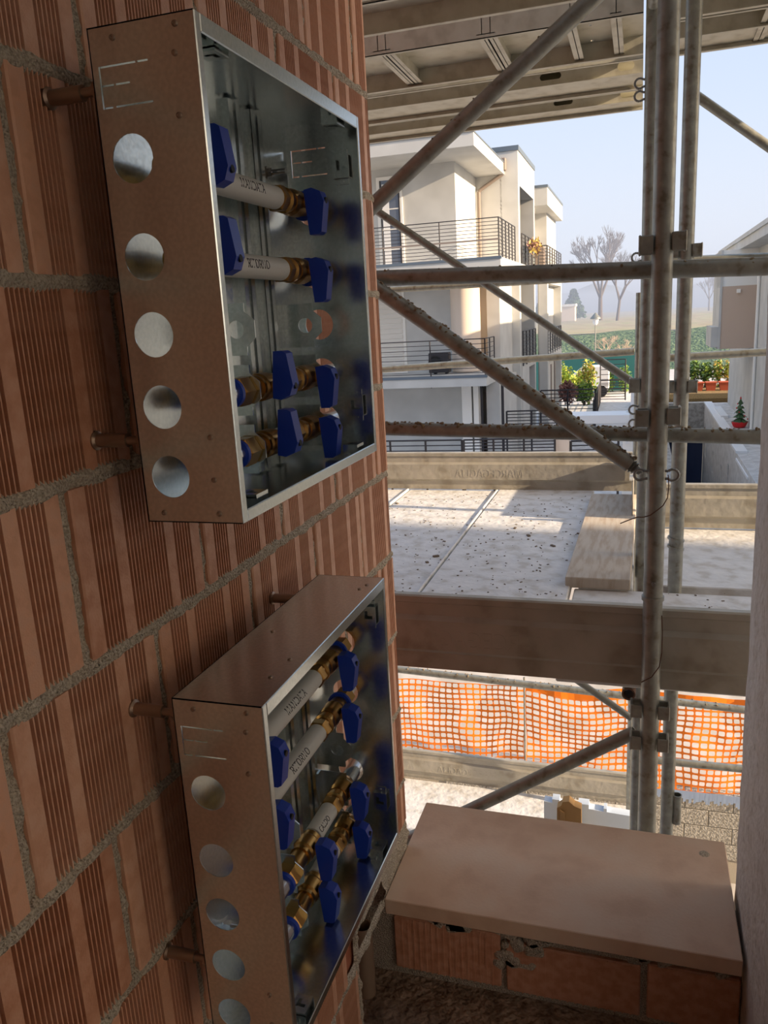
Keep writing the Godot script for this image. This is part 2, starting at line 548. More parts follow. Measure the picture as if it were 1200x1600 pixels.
func build_room():
	var n := noise_of(0.01, 3, 77)
	# left wall: bricks in running bond
	var wall := setting("wall_left", Vector3(WX, -EYE, -0.6))
	slab("core", wall, M.roombrick, WX - 0.3, WX - 0.012, -1.58, 1.2, WZ + 0.004, -1.36)
	slab("core", wall, M.roombrick, WX - 0.3, WX - 0.012, -1.255, 1.2, -1.36, -1.33)
	slab("core", wall, M.roombrick, WX - 0.3, WX - 0.012, -1.58, 1.2, -1.345, 1.2)
	wall.get_child(0).free()
	slab("core", wall, M.roombrick, WX - 0.3, WX - 0.012, -1.255, 1.2, WZ + 0.004, -1.34)
	slab("recess", wall, M.roombrick, WX - 0.3, WX - 0.11, -1.58, -1.255, WZ + 0.004, -1.34)
	var full := brick_mesh(BRICK_L, BRICK_H)
	var cache := {}
	var mortar := mb()
	for k in range(-6, 8):
		var y0 := -0.344 + COURSE * k - COURSE
		var yb := y0 + 0.0065
		var odd := posmod(k, 2) == 1
		var first := -0.653 if odd else -0.778     # centre of a head joint
		var z := first + BRICK_PITCH * 5
		var low := y0 + COURSE < -1.25
		var z_end := -1.34 if low else WZ
		var notch := y0 < -1.25 and not low
		while z > WZ:
			var a := z - 0.00675
			var b := a - BRICK_L
			if a <= z_end + 0.02: break
			var hh := BRICK_H
			var yy := yb
			if notch and b < -1.34:
				yy = -1.25
				hh = yb + BRICK_H - yy
			var l := BRICK_L
			if b < z_end: l = a - z_end
			if a < 1.0:
				var key := "%.3f %.3f" % [l, hh]
				if not cache.has(key): cache[key] = full if (l == BRICK_L and hh == BRICK_H) else brick_mesh(l, hh)
				var t := Transform3D(Basis.IDENTITY.rotated(Vector3.FORWARD, rng.randf_range(-0.002, 0.002)), Vector3(WX + rng.randf_range(-0.0015, 0.0012), yy, a))
				place("brick", cache[key], M.clay[rng.randi() % 3], wall, t)
				mortar_strip(mortar, n, WX, Vector2(yy, z), Vector2(yy + hh, z), 0.019, -0.0045)
			z -= BRICK_PITCH
		mortar_strip(mortar, n, WX, Vector2(y0, 1.0), Vector2(y0, z_end), 0.023, 0.0016)
	mortar_strip(mortar, n, WX, Vector2(-1.58, -1.337), Vector2(-1.25, -1.337), 0.02, 0.001)
	mortar_strip(mortar, n, WX, Vector2(-1.262, -1.335), Vector2(-1.262, -1.52), 0.022, 0.002)
	mortar_strip(mortar, n, WX, Vector2(-1.296, -1.515), Vector2(-1.282, -1.725), 0.07, 0.004)
	part("mortar", mortar, M.mortar, wall)

	# parapet below the sill
	var par := setting("wall_front", Vector3(-0.15, -EYE, -1.65))
	slab("core", par, M.mortar, -0.66, 0.235, -1.58, -1.368, WZ + 0.002, -1.578)
	var pm := mb()
	var pb := [[-0.545, -0.285, -1.555, -1.408], [-0.272, 0.028, -1.56, -1.425], [0.042, 0.232, -1.56, -1.415]]
	for q in pb:
		var st := mb()
		obox(st, Vector3((q[0] + q[1]) / 2, (q[2] + q[3]) / 2, -1.585), Vector3(q[1] - q[0], q[3] - q[2], 0.036), Basis.IDENTITY, 0.003)
		for g in 16:
			var gx: float = lerpf(q[0] + 0.02, q[1] - 0.02, g / 15.0)
			bx(st, gx - 0.002, gx + 0.002, q[2] + 0.002, q[3] - 0.002, -1.568, -1.5655)
		part("brick", st, M.clay[1], par)
	for st in [pm]:
		for i in 46:
			var c := Vector3(rng.randf_range(-0.53, 0.2), rng.randf_range(-1.41, -1.372), -1.572)
			if i > 30: c = Vector3(rng.randf_range(-0.29, -0.19), rng.randf_range(-1.50, -1.38), -1.57)
			obox(st, c, Vector3(rng.randf_range(0.02, 0.06), rng.randf_range(0.012, 0.035), 0.02), Basis(Vector3(0, 0, 1), rng.randf_range(-0.6, 0.6)), 0.006)
	part("mortar_lumps", pm, M.mortar, par)
	# stone sill
	var sill := thing("window_sill", "beige stone sill slab across the opening between brick wall and jamb", "window sill", Vector3(-0.16, -1.366, -1.72))
	var ss := mb()
	obox(ss, Vector3(-0.161, -1.346, -1.7215), Vector3(0.776, 0.040, 0.397), Basis.IDENTITY, 0.0018)
	part("slab", ss, M.sill, sill)
	var cr := mb()
	lathe(cr, Vector3(0.175, -1.3262, -1.86), Vector3.UP, [[0, 0.013], [0.003, 0.009], [0.004, 0.0]], 9)
	part("mortar_crumb", cr, M.mortar, sill)

	# right jamb and the rest of the shell
	var jamb := setting("wall_right", Vector3(0.5, -EYE, -1.5))
	var js := mb()
	var jn := noise_of(0.02, 4, 78)
	for i in 44:                                     # trowelled plaster face towards the opening
		for j in 14:
			var f := func(a: int, b: int) -> Vector3:
				var y: float = lerpf(-1.58, 1.2, a / 44.0)
				var z: float = lerpf(-1.2, -1.755, b / 14.0)
				return Vector3(0.235 + jn.get_noise_2d(y * 400, z * 400) * 0.004, y, z)
			quad(js, f.call(i, j + 1), f.call(i, j), f.call(i + 1, j), f.call(i + 1, j + 1))
	bx(js, 0.245, 0.7, -1.58, 1.2, -1.755, -1.2)
	part("plaster", js, M.plaster, jamb)
	var shell := setting("wall_facade", Vector3(2.2, -EYE, -1.5))
	for q in [[0.7, 0.9], [2.7, 2.85], [4.7, 14.0]]:                 # piers between this room's other windows
		slab("pier", shell, M.roomplaster, q[0], q[1], -1.58, 0.9, WZ - 0.02, -1.35)
	for q in [[0.9, 2.7], [2.85, 4.7]]:
		slab("window_parapet", shell, M.roomplaster, q[0], q[1], -1.58, -1.1, WZ - 0.02, -1.35)
	slab("spandrel", shell, M.conc, 0.7, 14.0, 0.9, 6.0, WZ - 0.02, -1.36)
	slab("panel", shell, M.roombrick, -6.0, WX - 0.3, -6.4, 6.0, WZ, -1.4)
	slab("panel", shell, M.conc, -6.0, 14.0, -6.4, -1.585, WZ, -1.36)
	slab("lintel", shell, M.conc, WX - 0.3, 0.7, 0.86, 6.0, WZ, -1.36)
	var fl := setting("floor", Vector3(0.8, -EYE, 0.6))
	slab("screed", fl, M.screed, WX - 0.3, 5.3, -1.78, -1.58, -1.6, 1.2)
	var ce := setting("ceiling", Vector3(0.8, 1.2, 0.6))
	slab("soffit", ce, M.roomplaster, WX - 0.3, 5.3, 1.2, 1.4, -1.36, 1.2)
	var side := setting("wall_side", Vector3(5.1, -EYE, 0.6))
	slab("panel", side, M.roomplaster, 5.0, 5.3, -1.58, 1.2, -1.35, 1.2)
	var back := setting("wall_back", Vector3(1.0, -EYE, 1.85))
	slab("panel", back, M.roomplaster, WX, 1.8, -1.58, 1.2, 0.9, 1.2)
	slab("panel", back, M.roomplaster, 4.4, 5.0, -1.58, 1.2, 0.9, 1.2)
	slab("panel", back, M.roomplaster, 1.8, 4.4, -1.58, -0.85, 0.9, 1.2)
	slab("panel", back, M.roomplaster, 1.8, 4.4, 1.1, 1.2, 0.9, 1.2)
	# loose conduit on the floor and a pipe stub in the recess
	var cd := thing("conduit", "short dusty conduit lying on the floor below the stone sill", "pipe", Vector3(-0.47, -1.58, -1.38))
	var cs := mb()
	var prof := []
	for i in 38:
		prof.append([i * 0.0062, 0.026 if i % 2 else 0.0235])
	lathe(cs, Vector3(-0.61, -1.552, -1.36), Vector3(1, 0, 0.03), prof, 18)
	lathe(cs, Vector3(-0.61, -1.552, -1.36), Vector3(1, 0, 0.03), [[0.18, 0.019], [0.2294, 0.019], [0.2294, 0.026]], 18)
	part("corrugated_tube", cs, M.conduit, cd)
	var sp := thing("riser_pipe", "upright dusty pipe stub in the corner recess beside the sill", "pipe", Vector3(-0.6, -1.58, -1.5))
	var sps := mb()
	pipe(sps, Vector3(-0.6, -1.58, -1.5), Vector3(-0.6, -1.39, -1.5), 0.022)
	part("tube", sps, M.conduit, sp)

# ---------------------------------------------------------------- metal boxes with their pipes
const BX0 := -0.488
const BX1 := -0.378
const BZ0 := -0.70
const BZ1 := -1.138
const BH := 0.465
const HOLE_Y := [-0.114, -0.202, -0.275, -0.346, -0.417]

func clip_mesh() -> ArrayMesh:
	var st := mb()
	sheet(st, Vector3(-0.014, -0.011, 0.004), Vector3.RIGHT, Vector3.UP, Vector3(0, 0, 0.0012), 0.028, 0.022, [[0.009, 0.005, 0.014, 0.017], [0.014, 0.012, 0.021, 0.017]], [])
	bx(st, -0.014, -0.013, -0.011, 0.011, 0, 0.0045)
	bx(st, 0.013, 0.014, -0.011, 0.011, 0, 0.0045)
	bx(st, -0.021, -0.013, -0.008, 0.008, 0, 0.0012)
	bx(st, 0.013, 0.021, -0.008, 0.008, 0, 0.0012)
	tube(st, Vector3(-0.017, 0, 0.001), Vector3(-0.017, 0, 0.0022), 0.0018, 8)
	tube(st, Vector3(0.017, 0, 0.001), Vector3(0.017, 0, 0.0022), 0.0018, 8)
	return st.commit()

func make_box(T: float, label: String):
	var o := thing("manifold_box", label, "metal box", Vector3((BX0 + BX1) / 2, T - BH, (BZ0 + BZ1) / 2), "galvanised pipe boxes on the brick wall")
	var W := BX1 - BX0
	var D := BZ0 - BZ1
	var th := 0.0012
	var holes := []
	for y in HOLE_Y: holes.append([0.0325, BH + y, 0.0218, 0.0218])
	var s := 0.0016
	var e0 := BH - 0.033
	var e1 := BH - 0.069
	var em := BH - 0.0505
	var E := [[0.0075, e1, 0.0075 + s, e0], [0.0075 + s, e0 - s, 0.047, e0], [0.049, e0 - s, 0.060, e0], [0.0075 + s, em, 0.022, em + s], [0.024, em, 0.039, em + s], [0.0075 + s, e1, 0.018, e1 + s], [0.022, e1, 0.061, e1 + s]]
	var screw := mb()
	lathe(screw, Vector3.ZERO, Vector3(0, 0, 1), [[0, 0.003], [0.0012, 0.0026], [0.0018, 0.0012], [0.0012, 0.0008], [0.0012, 0]], 10)
	var screw_mesh := screw.commit()
	for zz in [BZ0, BZ1]:
		var st := mb()
		var w := Vector3(0, 0, -th) if zz == BZ0 else Vector3(0, 0, th)
		sheet(st, Vector3(BX0, T - BH, zz), Vector3.RIGHT, Vector3.UP, w, W, BH, E, holes)
		var sp := part("side_panel", st, M.zinc, o)
		for q in [[0.026, BH - 0.011], [0.091, BH - 0.009], [0.088, BH - 0.032], [0.086, BH - 0.083], [0.020, 0.010], [0.084, 0.010], [0.082, 0.045], [0.083, 0.088]]:
			if zz == BZ0:
				place("screw", screw_mesh, M.dull, sp, Transform3D(Basis.IDENTITY, Vector3(BX0 + q[0], T - BH + q[1], zz)))
	var bk := mb()
	sheet(bk, Vector3(BX0, T - BH, BZ0), Vector3(0, 0, -1), Vector3.UP, Vector3(th, 0, 0), D, BH, [], [])
	part("back_panel", bk, M.zinc, o)
	var tp := mb()
	sheet(tp, Vector3(BX0, T, BZ0), Vector3.RIGHT, Vector3(0, 0, -1), Vector3(0, -th, 0), W, D, [], [])
	var top := part("top_panel", tp, M.zinc, o)
	for q in [[0.088, 0.07], [0.09, 0.12], [0.09, 0.38], [0.095, 0.40], [0.03, 0.2]]:
		place("screw", screw_mesh, M.dull, top, Transform3D(Basis(Vector3.RIGHT, -PI / 2), Vector3(BX0 + q[0], T, BZ0 - q[1])))
	var bt := mb()
	sheet(bt, Vector3(BX0, T - BH, BZ0), Vector3.RIGHT, Vector3(0, 0, -1), Vector3(0, th, 0), W, D, [], [])
	part("bottom_panel", bt, M.zinc, o)
	# turned-in front edges
	var fw := 0.010
	for q in [[T - BH, T, BZ0, BZ0 - fw], [T - BH, T, BZ1, BZ1 + 0.007], [T - 0.016, T, BZ0 - fw, BZ1 + 0.007], [T - BH, T - BH + 0.013, BZ0 - fw, BZ1 + 0.007]]:
		var st := mb()
		obox(st, Vector3(BX1, (q[0] + q[1]) / 2, (q[2] + q[3]) / 2), Vector3(0.0024, q[1] - q[0], absf(q[3] - q[2])), Basis.IDENTITY, 0.001)
		part("front_flange", st, M.zinc, o)
	# mounting rails on the back
	for z in [-0.965, -1.025]:
		var st := mb()
		bx(st, BX0 + th, BX0 + 0.010, T - BH + 0.004, T - 0.004, z + 0.015, z + 0.0138)
		bx(st, BX0 + th, BX0 + 0.010, T - BH + 0.004, T - 0.004, z - 0.015, z - 0.0138)
		bx(st, BX0 + 0.009, BX0 + 0.010, T - BH + 0.004, T - 0.004, z + 0.015, z + 0.004)
		bx(st, BX0 + 0.009, BX0 + 0.010, T - BH + 0.004, T - 0.004, z - 0.004, z - 0.015)
		part("mounting_rail", st, M.zinc, o)
	# pipe brackets
	for zz in [-0.868, -1.078]:
		for k in [2, 3, 4]:
			var yc: float = T + HOLE_Y[k]
			var st := mb()
			sheet(st, Vector3(BX0 + th, yc - 0.030, zz), Vector3.RIGHT, Vector3.UP, Vector3(0, 0, -0.0014), 0.046, 0.060, [], [[0.0335, 0.030, 0.0105, 0.0105]])
			extrude(st, PackedVector2Array([Vector2(0.046, 0.010), Vector2(0.058, 0.020), Vector2(0.058, 0.040), Vector2(0.046, 0.050)]), Vector3(BX0 + th, yc - 0.030, zz), Vector3.RIGHT, Vector3.UP, Vector3(0, 0, -0.0014))
			bx(st, BX0 + th, BX0 + 0.003, yc - 0.030, yc + 0.030, zz, zz + 0.012)
			part("pipe_bracket", st, M.zinc, o)
	# felt-pen arrow on the back
	var mk := mb()
	for q in [[0.0, 0.0, 0.012, 0.35], [0.006, -0.003, 0.016, 1.9], [0.012, -0.006, 0.013, -0.9]]:
		obox(mk, Vector3(BX0 + th + 0.0003, T - 0.056 + q[1], -0.905 - q[0]), Vector3(0.0004, 0.0013, q[2]), Basis(Vector3.RIGHT, q[3]))
	part("pen_arrow", mk, M.ink, o)
	# angle plate with a bolt on the back
	var lp := mb()
	bx(lp, BX0 + th, BX0 + 0.003, T - 0.100, T - 0.055, -1.045, -1.085)
	bx(lp, BX0 + th, BX0 + 0.022, T - 0.100, T - 0.055, -1.085, -1.0865)
	var angle := part("angle_plate", lp, M.zinc, o)
	var lb := mb()
	lathe(lb, Vector3(BX0 + 0.003, T - 0.072, -1.062), Vector3.RIGHT, [[0, 0.009], [0.002, 0.009], [0.002, 0.006], [0.008, 0.006], [0.008, 0]], 6, true)
	tube(lb, Vector3(BX0 + 0.008, T - 0.072, -1.062), Vector3(BX0 + 0.03, T - 0.072, -1.062), 0.0035, 10)
	part("bolt", lb, M.chrome, angle)
	# the bolt seen through the lower holes
	var hb := mb()
	lathe(hb, Vector3(BX0 + th, T + HOLE_Y[3] + 0.004, -0.752), Vector3.RIGHT, [[0, 0.013], [0.0016, 0.013], [0.0016, 0.008], [0.009, 0.008], [0.009, 0.0]], 6, true)
	tube(hb, Vector3(BX0 + 0.009, T + HOLE_Y[3] + 0.004, -0.752), Vector3(BX0 + 0.036, T + HOLE_Y[3] + 0.004, -0.752), 0.005, 14)
	if T < 0: part("fixing_bolt", hb, M.chrome, o)
	# latches for the cover
	var cm := clip_mesh()
	for q in [[-0.760, 0], [-1.085, 0]]:
		place("cover_latch", cm, M.zinc, o, Transform3D(Basis(Vector3.UP, PI / 2) * Basis(Vector3.RIGHT, PI / 2) * Basis.from_scale(Vector3(1, 1, 3.6)), Vector3(BX1 - 0.017, T - th, q[0])))
		place("cover_latch", cm, M.zinc, o, Transform3D(Basis(Vector3.UP, PI / 2) * Basis(Vector3.RIGHT, -PI / 2) * Basis.from_scale(Vector3(1, 1, 3.6)), Vector3(BX1 - 0.017, T - BH + th, q[0])))
	for dy in [-0.062, -0.395]:
		place("cover_latch", cm, M.zinc, o, Transform3D(Basis(Vector3.BACK, PI / 2) * Basis.from_scale(Vector3(1.1, 1.1, 1.6)), Vector3(BX1 - 0.026, T + dy, BZ1 + th)))
	# stand-offs that carry the box clear of the wall
	for q in [[-0.048, -0.714], [-0.381, -0.714], [-0.048, -1.09], [-0.381, -1.09]]:
		var y: float = T + q[0] + (0.022 if T < 0 else 0.0)
		var st := mb()
		lathe(st, Vector3(WX - 0.012, y, q[1]), Vector3.RIGHT, [[0.004, 0.0105], [0.014, 0.0105], [0.016, 0.0075], [0.052, 0.0075], [0.052, 0.0045], [0.074, 0.0045]], 14)
		lathe(st, Vector3(BX0 - 0.008, y, q[1]), Vector3.RIGHT, [[0, 0.0045], [0, 0.0085], [0.008, 0.0085]], 6, true)
		part("stand_off", st, M.dull, o)
	return o

# writing bent round a pipe that runs along -z
func pipe_text(parent, words: String, cx: float, cy: float, z0: float, r: float, ang: float, size: float):
	var tm := TextMesh.new()
	var f := SystemFont.new()
	f.font_names = PackedStringArray(["Droid Sans"])
	tm.font = f
	tm.text = words
	tm.font_size = 32
	tm.pixel_size = size / 24.0
	tm.depth = 0.0003
	tm.horizontal_alignment = HORIZONTAL_ALIGNMENT_LEFT
	var arr := tm.get_mesh_arrays()
	var v: PackedVector3Array = arr[Mesh.ARRAY_VERTEX]
	var idx: PackedInt32Array = arr[Mesh.ARRAY_INDEX] if arr[Mesh.ARRAY_INDEX] != null else PackedInt32Array()
	var st := mb()
	var get_v := func(k: int) -> Vector3:
		var p := v[k]
		var a := ang + p.y / r
		var rr := r + 0.0002 + p.z
		return Vector3(cx + cos(a) * rr, cy + sin(a) * rr, z0 - p.x)
	var count := idx.size() if idx.size() else v.size()
	for i in range(0, count, 3):
		var a: Vector3 = get_v.call(idx[i] if idx.size() else i)
		var b: Vector3 = get_v.call(idx[i + 1] if idx.size() else i + 1)
		var c: Vector3 = get_v.call(idx[i + 2] if idx.size() else i + 2)
		if (b - a).cross(c - a).length_squared() > 0: tri(st, a, c, b)
	part("handwriting", st, M.ink, parent)

func handle(o, z: float, y: float, way: float):
	var st := mb()
	var x := -0.45
	var poly := PackedVector2Array([Vector2(0.019, -0.014), Vector2(0.030, -0.016), Vector2(0.042, -0.011), Vector2(0.047, 0.002), Vector2(0.041, 0.040), Vector2(0.036, 0.043), Vector2(0.024, 0.043), Vector2(0.021, 0.012)])
	extrude(st, poly, Vector3(x, y, z + 0.0095), Vector3.RIGHT, Vector3.UP * way, Vector3(0, 0, -0.019))
	var lever := part("valve_handle", st, M.blue, o)
	var sc := mb()
	tube(sc, Vector3(x + 0.012, y, z), Vector3(x + 0.024, y, z), 0.0075, 12)
	part("stem", sc, M.brass, lever)
	var sh := mb()
	tube(sh, Vector3(x + 0.044, y, z), Vector3(x + 0.0475, y + 0.0004 * way, z), 0.004, 10)
	part("screw", sh, M.black, lever)

# one pipe run along -z: [from, to, list of pieces]
func pipe_line(T: float, k: int, where: String, long: bool, words: String, near_way: float, text_ang: float):
	var y: float = T + HOLE_Y[k]
	var x := -0.45
	var kind := "long grey pipe marked %s" % words if long else "short pipe marked %s" % words
	var o := thing("pipe_run", "%s with brass valves and blue handles, in the %s metal box" % [kind, where], "pipe", Vector3(x, y - 0.02, -0.94), "pipes in the metal boxes")
	var at := Vector3(x, y, 0)
	var d := Vector3(0, 0, -1)
	var P := func(z: float) -> Vector3: return Vector3(x, y, z)
	var st: SurfaceTool
	var zv1: float
	var zs0: float
	var zs1: float
	var low := T < 0
	if long:
		zv1 = -0.798; zs0 = -0.822; zs1 = -1.000
		st = mb()
		lathe(st, P.call(-0.742), d, [[0.03, 0.0105], [0, 0.0105], [0, 0.0125], [0.006, 0.0125], [0.006, 0.0155], [0.026, 0.0155]], 18)
		part("pipe_end", st, M.brass, o)
		st = mb()
		lathe(st, P.call(-0.764), d, [[0, 0.0], [0, 0.0175], [0.016, 0.0175], [0.016, 0]], 6, true)
		part("hex_nut", st, M.brass, o)
	else:
		zv1 = -0.915 if not low else -0.925
		zs0 = -0.940 if not low else -0.952
		zs1 = -0.990 if not low else -1.018
		var z0 := -0.800 if not low else -0.812
		st = mb()
		lathe(st, P.call(z0), d, [[0.03, 0.0085], [0, 0.0085], [0, 0.0115], [0.005, 0.0115], [0.005, 0.0128], [0.0, 0.0128]], 18)
		part("pipe_end", st, M.brass, o)
		st = mb()
		lathe(st, P.call(z0 - 0.004), d, [[0, 0.0115], [0, 0.0132], [0.028, 0.0132], [0.03, 0.012]], 20)
		part("press_sleeve", st, M.chrome, o)
		st = mb()
		lathe(st, P.call(z0 - 0.031), d, [[0, 0.012], [0.001, 0.0172], [0.007, 0.0172], [0.008, 0.012]], 20)
		part("seal_ring", st, M.blue, o)
		st = mb()
		lathe(st, P.call(z0 - 0.038), d, [[0, 0.012], [0, 0.0165], [0.003, 0.0188], [0.026, 0.0188], [0.029, 0.0165], [0.029, 0.0]], 6, true)
		part("hex_nut", st, M.brass, o)
		st = mb()
		lathe(st, P.call(z0 - 0.066), d, [[0, 0.013], [absf(zv1 - z0) - 0.080, 0.013]], 18)
		part("nipple", st, M.brass, o)
	# near valve
	st = mb()
	lathe(st, P.call(zv1 + 0.020), d, [[0, 0], [0, 0.0155], [0.006, 0.0155], [0.010, 0.0175], [0.030, 0.0175], [0.034, 0.0155], [0.042, 0.0155], [0.042, 0]], 18)
	part("valve_body", st, M.brass, o)
	handle(o, zv1, y, near_way)
	# sleeve pipe
	st = mb()
	lathe(st, P.call(zs0), d, [[0, 0.0], [0, 0.0142], [absf(zs1 - zs0), 0.0142]], 24)
	var sleeve := part("plastic_pipe", st, M.white_pipe, o)
	# far nut, valve and outlet
	st = mb()
	lathe(st, P.call(zs1), d, [[0, 0], [0, 0.0160], [0.002, 0.0175], [0.014, 0.0175], [0.016, 0.016], [0.016, 0]], 6, true)
	part("hex_nut", st, M.brass, o)
	st = mb()
	lathe(st, P.call(zs1 - 0.015), d, [[0, 0.013], [0.008, 0.013], [0.010, 0.0165], [0.016, 0.0165], [0.018, 0.0145], [0.026, 0.0145]], 18)
	part("collar", st, M.brass, o)
	var zv2 := -1.062 if long else (-1.058 if not low else -1.072)
	st = mb()
	lathe(st, P.call(zs1 - 0.040), d, [[0, 0], [0, 0.0155], [0.008, 0.0175], [0.030, 0.0175], [0.036, 0.0155], [absf(-1.098 - zs1) - 0.040, 0.0135]], 18)
	part("valve_body", st, M.brass, o)
	handle(o, zv2, y, -1.0)
	if long:
		st = mb()
		lathe(st, P.call(-1.098), d, [[0, 0], [0, 0.0165], [0.026, 0.0165], [0.026, 0.0105]], 6, true)
		part("hex_nut", st, M.brass, o)
		st = mb()
		lathe(st, P.call(-1.092), d, [[0, 0.012], [0.001, 0.0195], [0.006, 0.0195], [0.007, 0.012]], 18)
		part("seal_ring", st, M.blue, o)
	else:
		st = mb()
		lathe(st, P.call(-1.098), d, [[0, 0.0], [0, 0.0132], [0.068, 0.0132], [0.068, 0.0112], [0.03, 0.0112]], 20)
		part("press_sleeve", st, M.chrome, o)
	var txt := words
	var size := 0.0105 if long else 0.0085
	var z_text := zs0 - (0.058 if long else 0.004)
	if not long and not low: txt = words.substr(0, 4)
	pipe_text(sleeve, txt, x, y, z_text, 0.0142, text_ang, size)

func build_boxes():
	make_box(0.272, "upper galvanised box with open front, above the other box on the brick wall")
	make_box(-0.395, "lower galvanised box with open front, just above the stone sill")
	for b in [[0.272, "upper", 1.0, 0.12], [-0.395, "lower", -1.0, 0.62]]:
		pipe_line(b[0], 0, b[1], true, "MANDATA", b[2], b[3])
		pipe_line(b[0], 1, b[1], true, "RITORNO", b[2], b[3])
		pipe_line(b[0], 3, b[1], false, "CALDO", b[2], b[3])
		pipe_line(b[0], 4, b[1], false, "FREDDO", b[2], b[3])

# ---------------------------------------------------------------- scaffold
const NEAR_Z := -2.06
const MID_Z := -3.13
const RIGHT_Z := -3.68
const LEFT_Z := -4.42
const ROOF_Y := 0.93             # underside of the deck overhead

func lumps(a: Vector3, b: Vector3, r: float, count: int, size: float) -> SurfaceTool:
	var st := mb()
	var f := frame_of(b - a)
	for i in count:
		var t := rng.randf()
		var up: Vector3 = (Vector3.UP - f[2] * f[2].dot(Vector3.UP)).normalized()
		var side: Vector3 = f[2].cross(up)
		var ang := rng.randf_range(-1.1, 1.1)
		var p: Vector3 = a.lerp(b, t) + (up * cos(ang) + side * sin(ang)) * r * rng.randf_range(0.85, 1.05)
		var s := size * rng.randf_range(0.4, 1.0)
		obox(st, p, Vector3(s, s * rng.randf_range(0.4, 0.8), s * rng.randf_range(0.5, 1.0)), Basis(Vector3(rng.randf_range(-1, 1), rng.randf_range(-1, 1), rng.randf_range(-1, 1)).normalized(), rng.randf() * 3.0), s * 0.2)
	return st

func tube_thing(called: String, label: String, a: Vector3, b: Vector3, r: float, m, group := "scaffold tubes", crust := 0, size := 0.012) -> Node3D:
	var o := thing(called, label, "scaffold tube", a if a.y < b.y else b, group)
	var st := mb()
	pipe(st, a, b, r)
	part("tube", st, m, o)
	if crust:
		part("mortar_crust", lumps(a, b, r, crust, size), M.crust, o).set_meta("kind", "stuff")
	return o

# pressed-steel seat for a guard rail on the side of a pole
func rail_seat(o, c: Vector3, side: float, s := 1.0):
	var st := mb()
	var w := 0.030 * s
	var h := 0.042 * s
	var x0 := c.x + side * 0.020
	obox(st, Vector3(x0 + side * w / 2, c.y, c.z + 0.018), Vector3(w, h, 0.006), Basis.IDENTITY, 0.002)
	obox(st, Vector3(x0 + side * w / 2, c.y, c.z - 0.018), Vector3(w, h, 0.006), Basis.IDENTITY, 0.002)
	obox(st, Vector3(x0 + side * w, c.y, c.z), Vector3(0.006, h * 1.08, 0.042), Basis.IDENTITY, 0.002)
	part("rail_seat", st, M.scaf, o)

func eye_ring(o, c: Vector3, side: float, r := 0.014, thick := 0.0035):
	var st := mb()
	var pts := ring_of(c + Vector3(side * (0.024 + r), 0, 0), Vector3.RIGHT * side, Vector3.UP, r, -2.4, 2.4, 12)
	pts.push_front(c + Vector3(side * 0.02, -r * 0.7, 0))
	pts.append(c + Vector3(side * 0.02, r * 0.7, 0))
	wire(st, pts, thick)
	part("wedge_ring", st, M.steel, o)

func collar(o, p: Vector3, d: Vector3, r: float, h := 0.012):
	var st := mb()
	lathe(st, p - d.normalized() * h / 2, d, [[0, r - 0.002], [0, r + 0.004], [h, r + 0.004], [h, r - 0.002]], 18)
	part("collar", st, M.scaf, o)

func toe_mesh(length: float, height: float, face: float) -> ArrayMesh:
	# pressed profile in (z, y), y from 0 at the bottom; face = +1 ribs towards +z
	var k := height / 0.22
	var line := [Vector2(-0.020, 0.0), Vector2(0, 0.0), Vector2(0.002, 0.050 * k), Vector2(0.014, 0.062 * k), Vector2(0.014, 0.150 * k), Vector2(0.002, 0.162 * k), Vector2(0.0, 0.196 * k), Vector2(0.006, 0.200 * k), Vector2(0.006, 0.216 * k), Vector2(0.0, height), Vector2(-0.020, height)]
	var poly := PackedVector2Array()
	for p in line: poly.append(Vector2(p.x * face, p.y))
	for i in range(line.size() - 1, -1, -1):
		var p: Vector2 = line[i]
		var y := p.y + (0.002 if i == 0 or i == 1 else 0.0) - (0.002 if i >= line.size() - 2 else 0.0)
		poly.append(Vector2((p.x - (0.0022 if i > 0 and i < line.size() - 1 else 0.0)) * face, y))
	var st := mb()
	extrude(st, poly, Vector3.ZERO, Vector3.BACK, Vector3.UP, Vector3(length, 0, 0))
	return st.commit()

func toe_board(label: String, x0: float, x1: float, y: float, h: float, z: float, words_at := -99.0, words_h := 0.042, face := 1.0):
	var o := thing("toe_board", label, "toe board", Vector3((x0 + x1) / 2, y, z), "steel toe boards of the scaffold")
	place("board", toe_mesh(x1 - x0, h, face), M.toe, o, Transform3D(Basis.IDENTITY, Vector3(x0, y, z)))
	if words_at > -90:
		var tm := TextMesh.new()
		var f := SystemFont.new()
		f.font_names = PackedStringArray(["Droid Sans"])
		tm.font = f
		tm.text = "MARCEGAGLIA"
		tm.font_size = 32
		tm.pixel_size = words_h / 23.0
		tm.depth = 0.005
		var t := place("embossed_lettering", tm, M.toe, o, Transform3D(Basis(Vector3.UP, PI), Vector3(words_at, y + h * 0.44, z + 0.0125)))
		t.set_meta("label", "stamped letters, reversed on this side")
	return o

func flange(st: SurfaceTool, x0: float, x1: float, y0: float, h: float, z: float, slots: Array, lip := 1.0):
	sheet(st, Vector3(x0, y0, z), Vector3.RIGHT, Vector3.UP, Vector3(0, 0, -0.003), x1 - x0, h, [], slots, 16)
	bx(st, x0, x1, y0, y0 + 0.003, z, z + 0.016 * lip)

